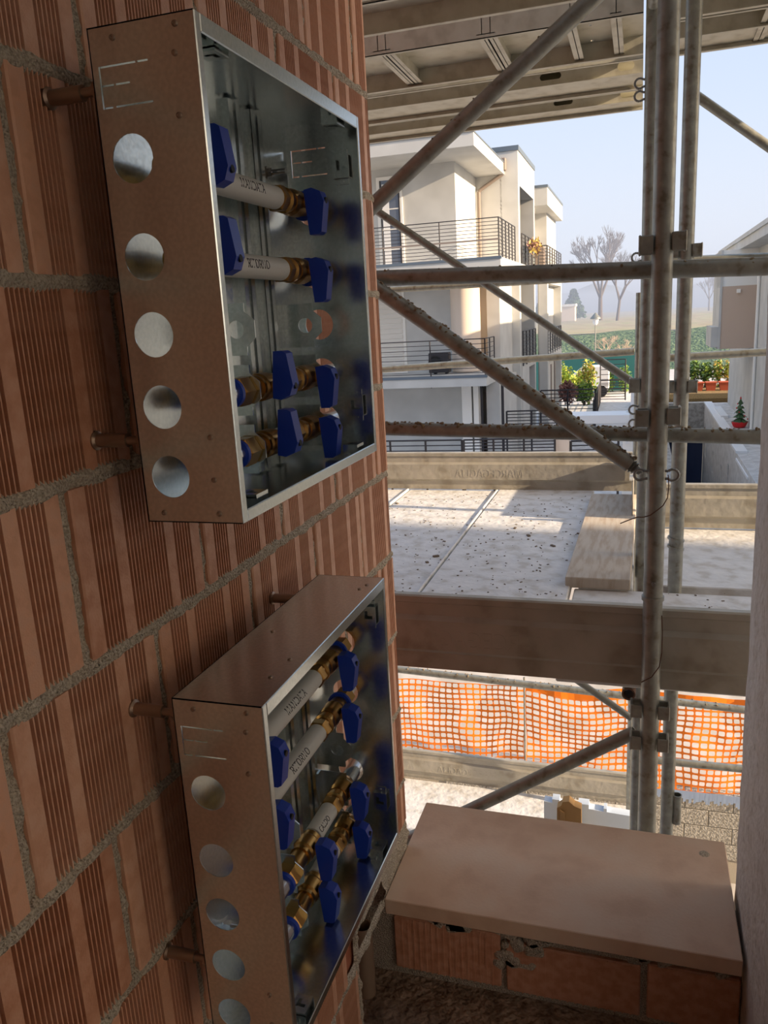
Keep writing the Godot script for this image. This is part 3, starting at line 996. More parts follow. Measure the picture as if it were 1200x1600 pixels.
# steel scaffold plank along x, open below: side flanges, top sheet and cross ribs
func plank(label: String, x0: float, x1: float, z0: float, z1: float, mids: Array, ribs: Array, slots: Array, holes: Array):
	var o := thing("deck_plank", label, "scaffold plank", Vector3((x0 + x1) / 2, ROOF_Y, (z0 + z1) / 2), "steel planks of the deck overhead")
	var h := 0.068
	var st := mb()
	sheet(st, Vector3(x0, ROOF_Y + h, z0), Vector3.RIGHT, Vector3(0, 0, -1), Vector3(0, 0.003, 0), x1 - x0, z0 - z1, [], holes, 8)
	part("top_sheet", st, M.under, o)
	for zm in mids:
		st = mb()
		bx(st, x0, x1, ROOF_Y + 0.018, ROOF_Y + 0.020, zm - 0.003, z1)
		part("bottom_sheet", st, M.under, o)
	var zs := [z0] + mids + [z1]
	for i in zs.size():
		st = mb()
		flange(st, x0, x1, ROOF_Y, h, zs[i], slots[i] if i < slots.size() else [], -1.0 if i == 0 else 1.0)
		part("flange", st, M.under, o)
	for x in ribs:
		st = mb()
		bx(st, x, x + 0.003, ROOF_Y + 0.012, ROOF_Y + h, z0, z1)
		bx(st, x - 0.018, x + 0.018, ROOF_Y + 0.012, ROOF_Y + 0.015, z0, z1)
		part("cross_rib", st, M.under, o)
	return o

func deck_panel(label: String, x0: float, x1: float, y: float, z0: float, z1: float, rim_h := 0.006):
	var o := thing("scaffold_deck", label, "scaffold deck", Vector3((x0 + x1) / 2, y - 0.05, (z0 + z1) / 2), "deck panels of the platform")
	var st := mb()
	obox(st, Vector3((x0 + x1) / 2, y - 0.022, (z0 + z1) / 2), Vector3(x1 - x0, 0.044, absf(z1 - z0)), Basis.IDENTITY, 0.004)
	part("panel", st, M.deck, o)
	if rim_h > 0:
		st = mb()
		obox(st, Vector3(x1 - 0.006, y + rim_h / 2, (z0 + z1) / 2), Vector3(0.011, rim_h * 2, absf(z1 - z0) - 0.01), Basis.IDENTITY, 0.003)
		part("edge_rib", st, M.deck, o)
	return o

func build_scaffold():
	# standing tubes
	var p1 := tube_thing("scaffold_pole", "thick front scaffold pole with rail seats and a rusty wire round it", Vector3(0.037, GROUND, NEAR_Z), Vector3(0.048, 3.2, NEAR_Z), 0.0242, M.scaf)
	var X1 := func(y: float) -> float: return 0.044 + y * 0.0011
	for q in [382.0, 652.0]:
		var c := pz(1030, q, NEAR_Z)
		c.x = X1.call(c.y)
		rail_seat(p1, c, -1.0)
		rail_seat(p1, c + Vector3(0, 0.004, 0), 1.0)
	for q in [1108.0, 1158.0]:
		var c := pz(1012, q, NEAR_Z)
		c.x = X1.call(c.y)
		rail_seat(p1, c, -1.0, 0.9)
		rail_seat(p1, c, 1.0, 0.9)
	for q in [742.0]:
		var c := pz(1027, q, NEAR_Z + 0.02)
		c.x = X1.call(c.y)
		eye_ring(p1, c, -1.0)
		eye_ring(p1, c, 1.0)
	collar(p1, Vector3(X1.call(-0.735), -0.735, NEAR_Z), Vector3.UP, 0.0242, 0.010)
	var pin := mb()
	tube(pin, Vector3(X1.call(-0.69), -0.69, NEAR_Z + 0.02), Vector3(X1.call(-0.69), -0.69, NEAR_Z + 0.03), 0.005)
	part("locking_pin", pin, M.steel, p1)
	var p2 := tube_thing("scaffold_pole", "second scaffold pole standing through the deck just behind the front pole", Vector3(0.126, GROUND, -2.86), Vector3(0.137, 3.2, -2.86), 0.0242, M.scaf)
	for q in [[1071.0, 392.0], [1062.0, 604.0]]:
		var c := pz(q[0], q[1], -2.86)
		c.x = 0.131
		rail_seat(p2, c, 1.0, 0.95)
		rail_seat(p2, c, -1.0, 0.95)
	for q in [842.0, 855.0]:
		var c := pz(1052, q, -2.86)
		collar(p2, Vector3(0.131, c.y, -2.86), Vector3(0.25, 1, 0), 0.025, 0.008)
	var stub := mb()
	pipe(stub, Vector3(0.165, -1.92, -2.86), Vector3(0.165, -1.80, -2.86), 0.017)
	bx(stub, 0.135, 0.165, -1.90, -1.85, -2.865, -2.855)
	part("pipe_stub", stub, M.scaf, p2)
	var p3 := tube_thing("scaffold_pole", "rear scaffold pole mostly hidden behind the front pole", Vector3(0.022, GROUND, MID_Z), Vector3(0.020, 3.2, MID_Z), 0.0242, M.scaf)
	rail_seat(p3, Vector3(0.021, pz(1000, 602, MID_Z).y, MID_Z), -1.0, 1.2)
	for q in [130.0, 150.0, 402.0, 640.0, 662.0]:
		var c := pz(1003, q, MID_Z)
		eye_ring(p3, Vector3(0.02, c.y, MID_Z), -1.0, 0.016, 0.004)
	tube_thing("scaffold_pole", "thin guard post at the far corner of the platform behind the poles", Vector3(-0.012, GROUND, LEFT_Z - 0.03), Vector3(-0.008, 0.06, LEFT_Z - 0.03), 0.019, M.scaf)
	for q in [[-1.9, NEAR_Z, "front scaffold pole standing hidden beyond the brick wall"], [-1.9, LEFT_Z - 0.03, "far scaffold pole standing hidden beyond the brick wall"], [1.3, NEAR_Z, "front scaffold pole standing hidden beyond the plastered jamb"], [1.3, RIGHT_Z, "rear scaffold pole standing hidden beyond the plastered jamb"]]:
		tube_thing("scaffold_pole", q[2], Vector3(q[0], GROUND, q[1]), Vector3(q[0], 3.2, q[1]), 0.0242, M.scaf)
	# guard rails and braces, front row
	var zr := NEAR_Z - 0.046
	tube_thing("guard_rail", "upper front guard rail crossing behind the front pole", pz(330, 443, zr), pz(1560, 405, zr), 0.0208, M.scaf, "scaffold tubes", 60, 0.010)
	tube_thing("guard_rail", "lower front guard rail thickly crusted with mortar on top", pz(330, 664, zr), pz(1560, 691, zr), 0.0185, M.scaf, "scaffold tubes", 420, 0.013)
	tube_thing("scaffold_brace", "dark diagonal brace rising to the deck overhead", pz(330, 560, zr - 0.046), pz(985, -58, zr - 0.046), 0.0205, M.scaf, "scaffold tubes", 60, 0.008)
	var d2 := tube_thing("scaffold_brace", "mortar-splashed diagonal brace hooked to the front pole", pz(330, 272, zr + 0.043), pz(985, 726, zr + 0.043), 0.0205, M.scaf, "scaffold tubes", 260, 0.012)
	var hk := mb()
	var h0 := pz(983, 725, zr + 0.043)
	var h1 := pz(1003, 740, zr + 0.043)
	var hd := h1 - h0
	lathe(hk, h0, hd, [[0, 0.0215], [0.006, 0.013], [0.010, 0.019], [0.014, 0.013], [0.018, 0.018], [0.022, 0.011], [0.034, 0.008], [0.04, 0.0]], 14)
	part("hook", hk, M.scaf, d2)
	tube_thing("scaffold_brace", "dark diagonal brace below the deck, running down behind the sill", pz(560, 1347, zr), pz(992, 1144, zr), 0.0185, M.scaf, "scaffold tubes")
	# rear row
	tube_thing("scaffold_brace", "thin pale diagonal brace hooked to the rear pole", pz(450, 237, -3.20), pz(994, 601, -3.20), 0.0148, M.scaf, "scaffold tubes")
	tube_thing("guard_rail", "thin far rail with an open end, below the upper guard rail", pz(450, 588, LEFT_Z), pz(991, 549, LEFT_Z), 0.0190, M.scaf, "scaffold tubes")
	tube_thing("guard_rail", "thin far rail just under the upper front guard rail", pz(450, 462, LEFT_Z), pz(1000, 430, LEFT_Z), 0.0165, M.scaf, "scaffold tubes")
	tube_thing("guard_rail", "thin pale rail across the right bay in front of the hedge", pz(1015, 561, RIGHT_Z), pz(1500, 531, RIGHT_Z), 0.0165, M.scaf, "scaffold tubes")
	tube_thing("guard_rail", "thin grey rail just above the upper guard rail in the right bay", pz(1015, 409, RIGHT_Z), pz(1500, 390, RIGHT_Z), 0.0175, M.scaf, "scaffold tubes")
	tube_thing("scaffold_brace", "thin diagonal brace against the sky right of the poles", pz(1080, 144, RIGHT_Z + 0.05), pz(1500, 440, RIGHT_Z + 0.05), 0.0185, M.scaf, "scaffold tubes")
	# storey below
	tube_thing("guard_rail", "mortar-crusted guard rail of the lower platform above the orange net", pz(450, 1026, LEFT_Z), pz(1500, 1148, LEFT_Z), 0.0215, M.scaf, "scaffold tubes", 160, 0.014)
	tube_thing("guard_rail", "pale lower rail in front of the orange net beside the jamb", pz(1015, 1187, RIGHT_Z), pz(1500, 1235, RIGHT_Z), 0.0185, M.scaf, "scaffold tubes")
	tube_thing("scaffold_brace", "thin pale brace under the deck in front of the orange net", pz(780, 978, -3.22), pz(986, 1122, -3.22), 0.0145, M.scaf, "scaffold tubes")
	var cp := thing("tube_coupler", "rusty open tube end with a clamp beside the front pole", "scaffold coupler", pz(982, 1085, -3.02), "")
	var cs := mb()
	pipe(cs, pz(982, 1085, -3.02), pz(982, 1085, -3.02) + Vector3(0.004, 0, -0.12), 0.026, 0.006)
	part("tube_end", cs, M.rust, cp)
	cs = mb()
	obox(cs, pz(983, 1070, -3.05), Vector3(0.05, 0.02, 0.05), Basis(Vector3.BACK, 0.4), 0.005)
	tube(cs, pz(975, 1072, -3.04), pz(988, 1066, -3.04), 0.009, 6)
	part("clamp", cs, M.scaf, cp)
	# rusty binding wire on the front pole
	var wr := thing("binding_wire", "rusty thin wire twisted round the front scaffold pole", "wire", pz(1030, 800, NEAR_Z + 0.03), "")
	var ws := mb()
	var pts := []
	for q in [[1044, 742], [1045, 760], [1043, 778], [1036, 790], [1026, 798], [1016, 805], [1006, 808], [996, 808], [984, 812], [969, 818]]:
		pts.append(pz(q[0], q[1], NEAR_Z + 0.030))
	wire(ws, pts, 0.0014, 6)
	part("wire", ws, M.rust, wr)
	ws = mb()
	pts = []
	for q in [[1034, 962], [1035, 990], [1034, 1020], [1030, 1042], [1018, 1058], [1002, 1066]]:
		pts.append(pz(q[0], q[1], NEAR_Z + 0.032))
	wire(ws, pts, 0.0014, 6)
	part("wire", ws, M.rust, wr)

	# toe boards
	toe_board("long front toe board of the deck, left of the front pole", -2.2, 0.030, -1.005, 0.228, NEAR_Z - 0.045, -0.42, 0.046)
	toe_board("grey front toe board of the deck, between front pole and jamb", 0.034, 1.3, -1.008, 0.230, NEAR_Z - 0.040)
	toe_board("long far toe board behind the pale deck panels", -2.2, pz(988, 740, LEFT_Z).x, DECK + 0.004, 0.215, LEFT_Z, -0.80, 0.042)
	toe_board("far toe board of the right bay beside the jamb", 0.075, 1.3, DECK + 0.004, 0.200, RIGHT_Z)
	var lt = toe_board("toe board of the lower platform in front of the orange net", -2.2, pz(985, 1230, -4.57).x, -2.98, 0.205, -4.57, -1.02, 0.042)
	var et := thing("toe_board", "short end toe board running away behind the poles", "toe board", Vector3(0.0, DECK, -4.05), "steel toe boards of the scaffold")
	var es := mb()
	bx(es, -0.022, -0.018, DECK + 0.004, DECK + 0.204, RIGHT_Z - 0.06, LEFT_Z + 0.02)
	bx(es, -0.036, -0.018, DECK + 0.200, DECK + 0.204, RIGHT_Z - 0.06, LEFT_Z + 0.02)
	part("board", es, M.toe, et)

	# deck overhead
	var L := [[-2.10, -2.30, []], [-2.32, -2.57, []], [-2.595, -2.872, []], [-3.075, -3.55, []], [-3.60, -4.08, [-3.821]], [-4.085, -4.49, [-4.296]]]
	var lab := ["nearest overhead plank above the opening", "second overhead plank out from the facade", "third overhead plank with a brown face", "open-bottomed overhead plank showing cross ribs and pinholes", "slotted overhead plank next to the outermost one", "outermost overhead plank against the sky"]
	for i in L.size():
		var q = L[i]
		var slots := []
		var holes := []
		var ribs := []
		var xa := -1.86
		if i == 3:
			for x in [-1.36, -1.25, -0.93, -0.90, -0.55, -0.52, -0.25, -0.10]: ribs.append(x)
			for p in [[880, 40], [922, 40], [896, 70], [926, 66]]:
				var w := py_(p[0], p[1], ROOF_Y + 0.068)
				holes.append([w.x - xa, clampf(-3.075 - w.z, 0.02, 0.45), 0.006, 0.006])
		if i >= 4:
			var za: float = q[0]
			for f in 3:
				var zz: float = [q[0], q[2][0], q[1]][f]
				var line := []
				for p in ([[860, 118], [985, 122]] if f == 1 and i == 4 else ([[880, 160], [985, 162]] if f == 1 and i == 5 else [])):
					var w := pz(p[0], p[1], zz)
					line.append([clampf(w.x, -2.1, -0.08) - xa, 0.038, 0.045 if p[0] < 900 else 0.034, 0.013 if p[0] < 900 else 0.018])
				slots.append(line)
		plank("steel deck plank overhead, left bay: " + lab[i], xa, -0.012, q[0], q[1], q[2], ribs, slots, holes)
	var R := [[-2.10, -2.55, []], [-2.57, -2.82, []], [-2.90, -3.20, []], [-3.215, -3.64, [-3.43]]]
	var labr := ["nearest plank above the jamb", "second plank beside the front pole", "third plank behind the second pole", "outer plank against the sky"]
	for i in R.size():
		var q = R[i]
		var slots := []
		if i == 3: slots = [[[0.12, 0.036, 0.02, 0.02]], [], [[0.10, 0.036, 0.02, 0.02]]]
		plank("steel deck plank overhead, right bay: " + labr[i], 0.075, 1.25, q[0], q[1], q[2], [0.4, 0.9], slots, [])
	for z in [[0.030, NEAR_Z - 0.04, MID_Z + 0.03]]:
		tube_thing("scaffold_transom", "short transom tube under the overhead planks at the poles", Vector3(z[0] - 0.01, ROOF_Y + 0.03, z[1]), Vector3(z[0] - 0.01, ROOF_Y + 0.03, z[2]), 0.019, M.scaf)

	# platform
	deck_panel("pale deck panel furthest from the poles, beside the brick wall edge", -1.84, -1.275, DECK, -2.14, -4.412)
	deck_panel("pale dusty deck panel in the middle of the platform", -1.27, -0.752, DECK, -2.14, -4.412)
	deck_panel("blue-grey shaded deck panel next to the timber plank", -0.746, -0.226, DECK + 0.006, -2.14, -4.412, 0.0)
	deck_panel("steel panel under the timber plank and the poles", -0.20, -0.008, DECK - 0.012, -2.86, -4.412, 0.0)
	deck_panel("near strip of deck between the front pole and the jamb", -0.212, 1.25, DECK - 0.008, -2.14, -2.828, 0.0)
	deck_panel("deck panel of the right bay beside the jamb", 0.052, 1.25, DECK - 0.004, -2.892, -3.72, 0.0)
	var tp := thing("timber_plank", "weathered timber plank lying on the deck beside the poles", "plank", Vector3(-0.1, DECK, -3.5), "")
	var tb := mb()
	obox(tb, Vector3(-0.122, DECK + 0.019, -3.50), Vector3(0.226, 0.040, 1.38), Basis(Vector3.UP, -0.012), 0.003)
	part("board", tb, M.wood, tp)
	# crumbs of mortar on the deck
	var crumbs := mb()
	for i in 900:
		var x := rng.randf_range(-1.35, -0.24) if i < 700 else rng.randf_range(0.10, 0.9)
		var z := lerpf(-2.2, -4.3, pow(rng.randf(), 1.3)) if i < 700 else rng.randf_range(-2.2, -3.6)
		var s := rng.randf_range(0.002, 0.007) * (2.2 if i % 23 == 0 else 1.0)
		var y := DECK + (0.006 if x > -0.746 and x < -0.226 else 0.0) - (0.008 if x > 0 else 0.0)
		obox(crumbs, Vector3(x, y + s * 0.2, z), Vector3(s * rng.randf_range(0.8, 2.2), s * 0.5, s), Basis(Vector3.UP, rng.randf() * 3.0), s * 0.15)
	var cr := part("mortar_crumbs", crumbs, M.crumb, self)
	cr.position.y = EYE
	meta(cr, "scattered mortar crumbs on the pale scaffold deck", "debris", "", "stuff")
	# storey below
	deck_panel("sunlit panel of the lower platform below the sill", -1.86, -0.01, -2.98, -2.14, -4.55, 0.0)
	deck_panel("lower platform panel of the right bay behind the sill", 0.17, 1.25, -2.99, -2.14, -3.64, 0.0)
	var foam := thing("foam_sheet", "white notched foam sheet standing on the lower platform", "foam sheet", pz(915, 1300, -3.55), "")
	var fs := mb()
	var fa := pz(850, 1262, -3.55)
	var fb := pz(984, 1268, -3.55)
	var poly := PackedVector2Array([Vector2(0, -0.6), Vector2(fb.x - fa.x, -0.6), Vector2(fb.x - fa.x, -0.01), Vector2(0.30, -0.005), Vector2(0.30, 0.012), Vector2(0.285, 0.012), Vector2(0.285, -0.005), Vector2(0.215, 0.0), Vector2(0.215, 0.022), Vector2(0.165, 0.022), Vector2(0.165, 0.002), Vector2(0.075, 0.005), Vector2(0.075, 0.028), Vector2(0.04, 0.028), Vector2(0.04, 0.008), Vector2(0, 0.012)])
	extrude(fs, poly, Vector3(fa.x, maxf(fa.y, -2.37), fa.z), Vector3.RIGHT, Vector3.UP, Vector3(0, 0, -0.05))
	part("sheet", fs, M.polys, foam)
	var bag := thing("cement_bag", "crumpled brown paper bag against the foam sheet", "paper bag", pz(888, 1300, -3.45), "")
	var bs := mb()
	var bo := pz(869, 1275, -3.47)
	extrude(bs, PackedVector2Array([Vector2(0.0, -0.45), Vector2(0.12, -0.45), Vector2(0.117, 0.055), Vector2(0.085, 0.066), Vector2(0.06, 0.088), Vector2(0.03, 0.08), Vector2(0.024, 0.06), Vector2(0.004, 0.045)]), bo, Vector3.RIGHT, Vector3.UP, Vector3(0, 0, -0.05))
	extrude(bs, PackedVector2Array([Vector2(0.01, -0.3), Vector2(0.05, -0.3), Vector2(0.04, 0.03), Vector2(0.02, 0.045)]), bo + Vector3(0, 0, 0.012), Vector3.RIGHT, Vector3(0, 0.98, 0.1), Vector3(0, 0, -0.01))
	part("bag", bs, M.carton, bag)

# ---------------------------------------------------------------- street, net and block wall
const NET_Z := -8.5
func net_piece(o, a: Vector3, b: Vector3, height: float, band: float):
	var W := b.x - a.x
	var cols := int(round(W / 0.078))
	var rows := int(round((height - band) / 0.074))
	var st := mb()
	var n := noise_of(0.6, 2, 91)
	var at := func(u: float, v: float) -> Vector3:      # u along, v down from the top
		var p: Vector3 = a.lerp(b, u / cols)
		return p + Vector3(n.get_noise_2d(u * 0.1, v * 0.1) * 0.03, -v * 0.074 + n.get_noise_2d(u * 0.08, v * 0.05 + 40) * 0.05, n.get_noise_2d(u * 0.15 + 90, v * 0.15) * 0.04)
	for i in cols:
		for j in rows:
			var u := i + 0.5
			var v := j + 0.5 + band / 0.074
			var inner := []
			var outer := []
			for t in 12:
				var ang: float = TAU * t / 12 + PI / 4
				var d := Vector2(cos(ang), sin(ang))
				var f: float = 0.5 / maxf(absf(d.x), absf(d.y))
				inner.append(at.call(u + clampf(d.x * 0.50, -0.40, 0.40), v + clampf(d.y * 0.44, -0.34, 0.34)))
				outer.append(at.call(u + d.x * f, v + d.y * f))
			for t in 12:
				var k := (t + 1) % 12
				quad(st, inner[t], outer[t], outer[k], inner[k])
	if band > 0:
		for i in cols:
			quad(st, at.call(float(i), band / 0.074), at.call(i + 1.0, band / 0.074), at.call(i + 1.0, 0.0), at.call(float(i), 0.0))
	part("net", st, M.net, o)

func build_ground():
	var g := setting("ground", Vector3(0, GROUND, -20))
	slab("site", g, M.street, -30, 40, -6.9, -6.4, -8.6, -1.0)
	slab("road", g, M.street, -60, 60, -5.8, -5.3, -14.5, -8.62)
	slab("yard", g, M.lightconc, -60, 1.0, -5.5, YARD, -78, -14.5)
	slab("yard", g, M.lightconc, 2.9, 60, -5.5, TERRACE - 0.02, -36.6, -14.5)
	slab("yard", g, M.lightconc, 1.0, 60, -5.5, YARD + 0.1, -78, -37.0)
	# hollow concrete block wall under the net
	var w := setting("wall_blocks", Vector3(0.5, -6.4, NET_Z))
	var top := pz(1150, 1247, NET_Z).y
	var bm := mb()
	obox(bm, Vector3(0.245, 0.095, -0.1), Vector3(0.49, 0.19, 0.2), Basis.IDENTITY, 0.004)
	var mesh := bm.commit()
	slab("core", w, M.mortar, -6.0, 6.0, -6.4, top - 0.01, NET_Z - 0.19, NET_Z - 0.012)
	for r in 4:
		for i in range(-5, 9):
			var x := i * 0.5 + (0.25 if r % 2 else 0.0) + 0.08
			place("block", mesh, M.block, w, Transform3D(Basis.IDENTITY, Vector3(x, top - 0.195 - r * 0.2, NET_Z)))
	# orange safety net
	var o := thing("safety_net", "orange plastic mesh safety net along the top of the block wall", "safety net", Vector3(0, top, NET_Z))
	var a := pz(500, 1058, NET_Z)
	var b := pz(820, 1070, NET_Z)
	var c := pz(1260, 1098, NET_Z)
	var d := pz(822, 1066, NET_Z)
	net_piece(o, Vector3(a.x, a.y, NET_Z), Vector3(b.x, b.y, NET_Z + 0.02), a.y - top, 0.0)
	net_piece(o, Vector3(d.x, d.y, NET_Z + 0.03), Vector3(c.x, c.y, NET_Z + 0.03), d.y - top - 0.0, 0.11)
	for q in [[819.0, 1062.0], [1310.0, 1095.0], [470.0, 1050.0]]:
		var p := pz(q[0], q[1], NET_Z + 0.06)
		var st := mb()
		tube(st, Vector3(p.x, top - 0.4, NET_Z + 0.06), Vector3(p.x, p.y + 0.03, NET_Z + 0.06), 0.011, 8)
		part("stake", st, M.scaf, o)
	# frayed edge of white foil below the net
	var fr := thing("foil_strip", "frayed white foil strip hanging over the block wall below the net", "foil", Vector3(0, top, NET_Z))
	var fs := mb()
	var x := -4.0
	while x < 4.0:
		var wd := rng.randf_range(0.015, 0.04)
		var l := rng.randf_range(0.05, 0.12)
		quad(fs, Vector3(x, top - l, NET_Z + 0.03), Vector3(x + wd * 0.8, top - l * 0.9, NET_Z + 0.035), Vector3(x + wd, top + 0.03, NET_Z + 0.02), Vector3(x, top + 0.03, NET_Z + 0.02))
		x += wd * 0.8
	part("foil", fs, M.polys, fr)

# ---------------------------------------------------------------- apartment house opposite
func railing(parent, a: Vector3, b: Vector3, h: float, bars: int, post_gap := 1.3, r := 0.009, drop := 0.0, called := "railing"):
	var st := mb()
	var l := a.distance_to(b)
	for k in bars:
		var y := h * (0.06 + 0.94 * k / float(bars - 1))
		tube(st, a + Vector3(0, y, 0), b + Vector3(0, y, 0), r * (1.6 if k == bars - 1 else 1.0), 5)
	var n := maxi(1, int(round(l / post_gap)))
	for i in n + 1:
		var p := a.lerp(b, float(i) / n)
		tube(st, p - Vector3(0, drop, 0), p + Vector3(0, h, 0), r * 2.0, 6)
	return part(called, st, M.iron, parent)

func build_apartments():
	var o := thing("apartment_building", "white three-storey apartment house with balconies and dark bar railings", "building", Vector3(-8, YARD, -26))
	var F2 := 1.42
	var F1 := -1.60
	var zb := -21.5
	var zw := -23.3
	var z2 := -26.4
	# walls of the front block
	slab("wall", o, M.house, -16, -5.0, YARD, 4.12, -34, zw)
	slab("wall", o, M.house, -5.0, -4.2, YARD, 4.4, -34, z2)
	# eave
	slab("roof_slab", o, M.house, -16, -4.1, 4.12, 4.44, -34, zb)
	slab("roof_flashing", o, M.flash, -16, -4.08, 4.44, 4.47, -34, zb + 0.02)
	# upper balcony
	slab("balcony_slab", o, M.house, -16, -3.48, F2 - 0.30, F2 - 0.02, zw, zb)
	slab("balcony_slab", o, M.house, -5.0, -3.48, F2 - 0.30, F2 - 0.02, z2, zw)
	slab("slab_edge", o, M.flash, -16, -3.46, F2 - 0.07, F2, zb + 0.02, zb - 0.12)
	railing(o, Vector3(-16, F2, zb - 0.05), Vector3(-3.52, F2, zb - 0.05), 0.95, 11, 1.55, 0.008, 0.25)
	railing(o, Vector3(-3.52, F2, zb - 0.05), Vector3(-3.52, F2, zb - 2.9), 0.95, 11, 0.6, 0.010, 0.15)
	slab("handrail", o, M.brown, -16, -3.52, F2 + 0.40, F2 + 0.44, zb - 0.03, zb - 0.06)
	# lower balcony
	slab("balcony_slab", o, M.house, -16, -3.92, F1 - 0.30, F1 - 0.02, zw, zb)
	slab("slab_edge", o, M.flash, -16, -3.90, F1 - 0.07, F1, zb + 0.02, zb - 0.12)
	railing(o, Vector3(-16, F1, zb - 0.05), Vector3(-3.95, F1, zb - 0.05), 0.95, 8, 1.6, 0.009, 0.32)
	railing(o, Vector3(-3.95, F1, zb - 0.05), Vector3(-3.95, F1, zw + 0.3), 0.95, 8, 0.9, 0.009, 0.0)
	# glazed door on the upper floor
	var w0 := pz(588, 284, zw)
	var w1 := pz(630, 410, zw)
	slab("window_frame", o, M.trim, w0.x, w1.x + 0.06, F2, w0.y + 0.1, zw, zw + 0.04)
	var g := slab("window_glass", o, M.glass, w0.x + 0.12, w1.x - 0.02, F2 + 0.06, w0.y, zw, zw + 0.05)
	slab("window_bar", o, M.iron, w0.x + 0.10, w0.x + 0.14, F2 + 0.06, w0.y, zw, zw + 0.06)
	slab("window_bar", o, M.iron, w1.x - 0.05, w1.x - 0.01, F2 + 0.06, w0.y, zw, zw + 0.06)
	for k in 3:
		slab("muntin", o, M.trim, w0.x + 0.12, w1.x - 0.02, F2 + 0.5 + k * 0.55, F2 + 0.53 + k * 0.55, zw, zw + 0.056)
	slab("curtain", o, M.white, w0.x + 0.16, w0.x + 0.36, F2 + 0.1, w0.y - 0.1, zw, zw + 0.052)
	# roller shutter on the lower floor
	var s0 := pz(560, 462, zw)
	var s1 := pz(632, 560, zw)
	slab("shutter_frame", o, M.trim, s0.x, s1.x + 0.08, F1, 0.85, zw, zw + 0.03)
	for i in 15:
		slab("shutter_slat", o, M.shut, s0.x + 0.1, s1.x, F1 + 0.1 + i * 0.15, F1 + 0.225 + i * 0.15, zw, zw + 0.055, 0.01)
	# half-column and piers of the lower storeys
	var pc := pz(727, 500, zw + 0.1)
	var st := mb()
	lathe(st, Vector3(pc.x, F1, zw + 0.05), Vector3.UP, [[0, 0.42], [F2 - F1 - 0.3, 0.42]], 24)
	part("round_pier", st, M.house_b, o)
	slab("pier", o, M.trim, pz(737, 500, zw).x, pz(749, 500, zw).x, YARD, F2 - 0.3, zw, zw + 0.12)
	var q0 := pz(761, 500, -24.0)
	var q1 := pz(781, 500, -24.0)
	slab("pier", o, M.house, q0.x, q1.x, F1 - 0.3, F2 - 0.1, -26.4, -24.0)
	slab("pier", o, M.house, pz(760, 620, -23.0).x, pz(781, 620, -23.0).x, YARD, F1 - 0.3, -26.4, -23.0)
	slab("pier", o, M.trim, pz(722, 640, -22.6).x, pz(737, 640, -22.6).x, YARD, F1 - 0.3, -23.3, -22.6)
	slab("pier", o, M.trim, pz(740, 640, -22.6).x, pz(748, 640, -22.6).x, YARD, F1 - 0.3, -23.3, -22.6)
	st = mb()
	for q in [[752.0, 600.0, YARD, F1 - 0.3], [785.0, 610.0, YARD, F1 - 0.3]]:
		var p := pz(q[0], q[1], -22.7)
		tube(st, Vector3(p.x, q[2], -22.7), Vector3(p.x, q[3], -22.7), 0.04, 8)
	part("dark_downpipe", st, M.iron, o)
	slab("pier", o, M.house_b, pz(749, 500, -24.6).x, pz(763, 500, -24.6).x, F1 - 0.3, F2 - 0.1, -26.4, -24.6)
	# rain pipe and hopper
	st = mb()
	var hp := pz(785, 257, z2 + 0.1)
	obox(st, hp, Vector3(0.22, 0.36, 0.2), Basis.IDENTITY, 0.02)
	part("rain_hopper", st, M.brown, o)
	st = mb()
	var b0 := pz(785, 272, z2 + 0.1)
	var b1 := pz(748, 300, z2 + 0.1)
	wire(st, [b0 + Vector3(0, 0.1, 0), b0, b1 + Vector3(0.06, 0.06, 0), b1, Vector3(b1.x, F2, z2 + 0.1)], 0.055, 8)
	part("downpipe", st, M.brown, o)
	# second block, a frame of loggias turned to the sun
	var xr := -3.69
	var zf := -30.2
	slab("wall", o, M.house, -4.2, xr, YARD, 4.78, z2 - 0.35, z2)
	slab("wall", o, M.house, -4.25, -4.2, YARD, 4.5, zf, z2)
	slab("wall", o, M.house, -4.2, xr, YARD, 4.78, zf - 0.3, zf)
	slab("beam", o, M.house, -4.2, xr, 3.80, 4.78, zf, z2 - 0.3)
	slab("roof_flashing", o, M.flash, -5.0, xr + 0.03, 4.78, 4.92, zf - 0.3, z2 + 0.03)
	slab("wall", o, M.house, -5.0, -4.2, 4.4, 4.78, -34, z2)
	for fl in [F2, F1]:
		slab("loggia_floor", o, M.house, -4.2, xr, fl - 0.3, fl, zf, z2 - 0.3)
		railing(o, Vector3(xr + 0.04, fl - 0.15, z2 - 0.4), Vector3(xr + 0.04, fl - 0.15, zf + 0.05), 1.12, 10, 0.75, 0.011, 0.0)
	slab("beam", o, M.house, -4.2, xr, YARD, F1 - 0.3, -28.6, z2 - 0.3)
	# third block with the jutting roof
	var e0 := pz(855, 300, -31.0)
	var e1 := pz(855, 320, -31.0)
	slab("roof_slab", o, M.house, xr - 0.5, e0.x, e1.y, pz(855, 292, -31.0).y, -37.0, -31.0)
	slab("roof_flashing", o, M.flash, xr - 0.5, e0.x + 0.02, pz(855, 292, -31.0).y, pz(855, 288, -31.0).y, -37.0, -30.98)
	var x3 := pz(855, 450, -31.5).x
	slab("wall", o, M.house, xr, x3, YARD, F2 - 0.1, -31.9, -31.5)
	slab("wall", o, M.house, xr, x3 - 0.4, YARD, F2 - 0.1, -37, -31.9)
	slab("wall", o, M.house, xr, x3, YARD, F2 - 0.1, -37.3, -37)
	slab("beam", o, M.house, xr, x3, F2 - 0.45, F2 - 0.05, -37, -31.9)
	slab("wall", o, M.house, xr - 0.5, xr + 0.1, F2 - 0.1, e1.y, -37, -33.5)
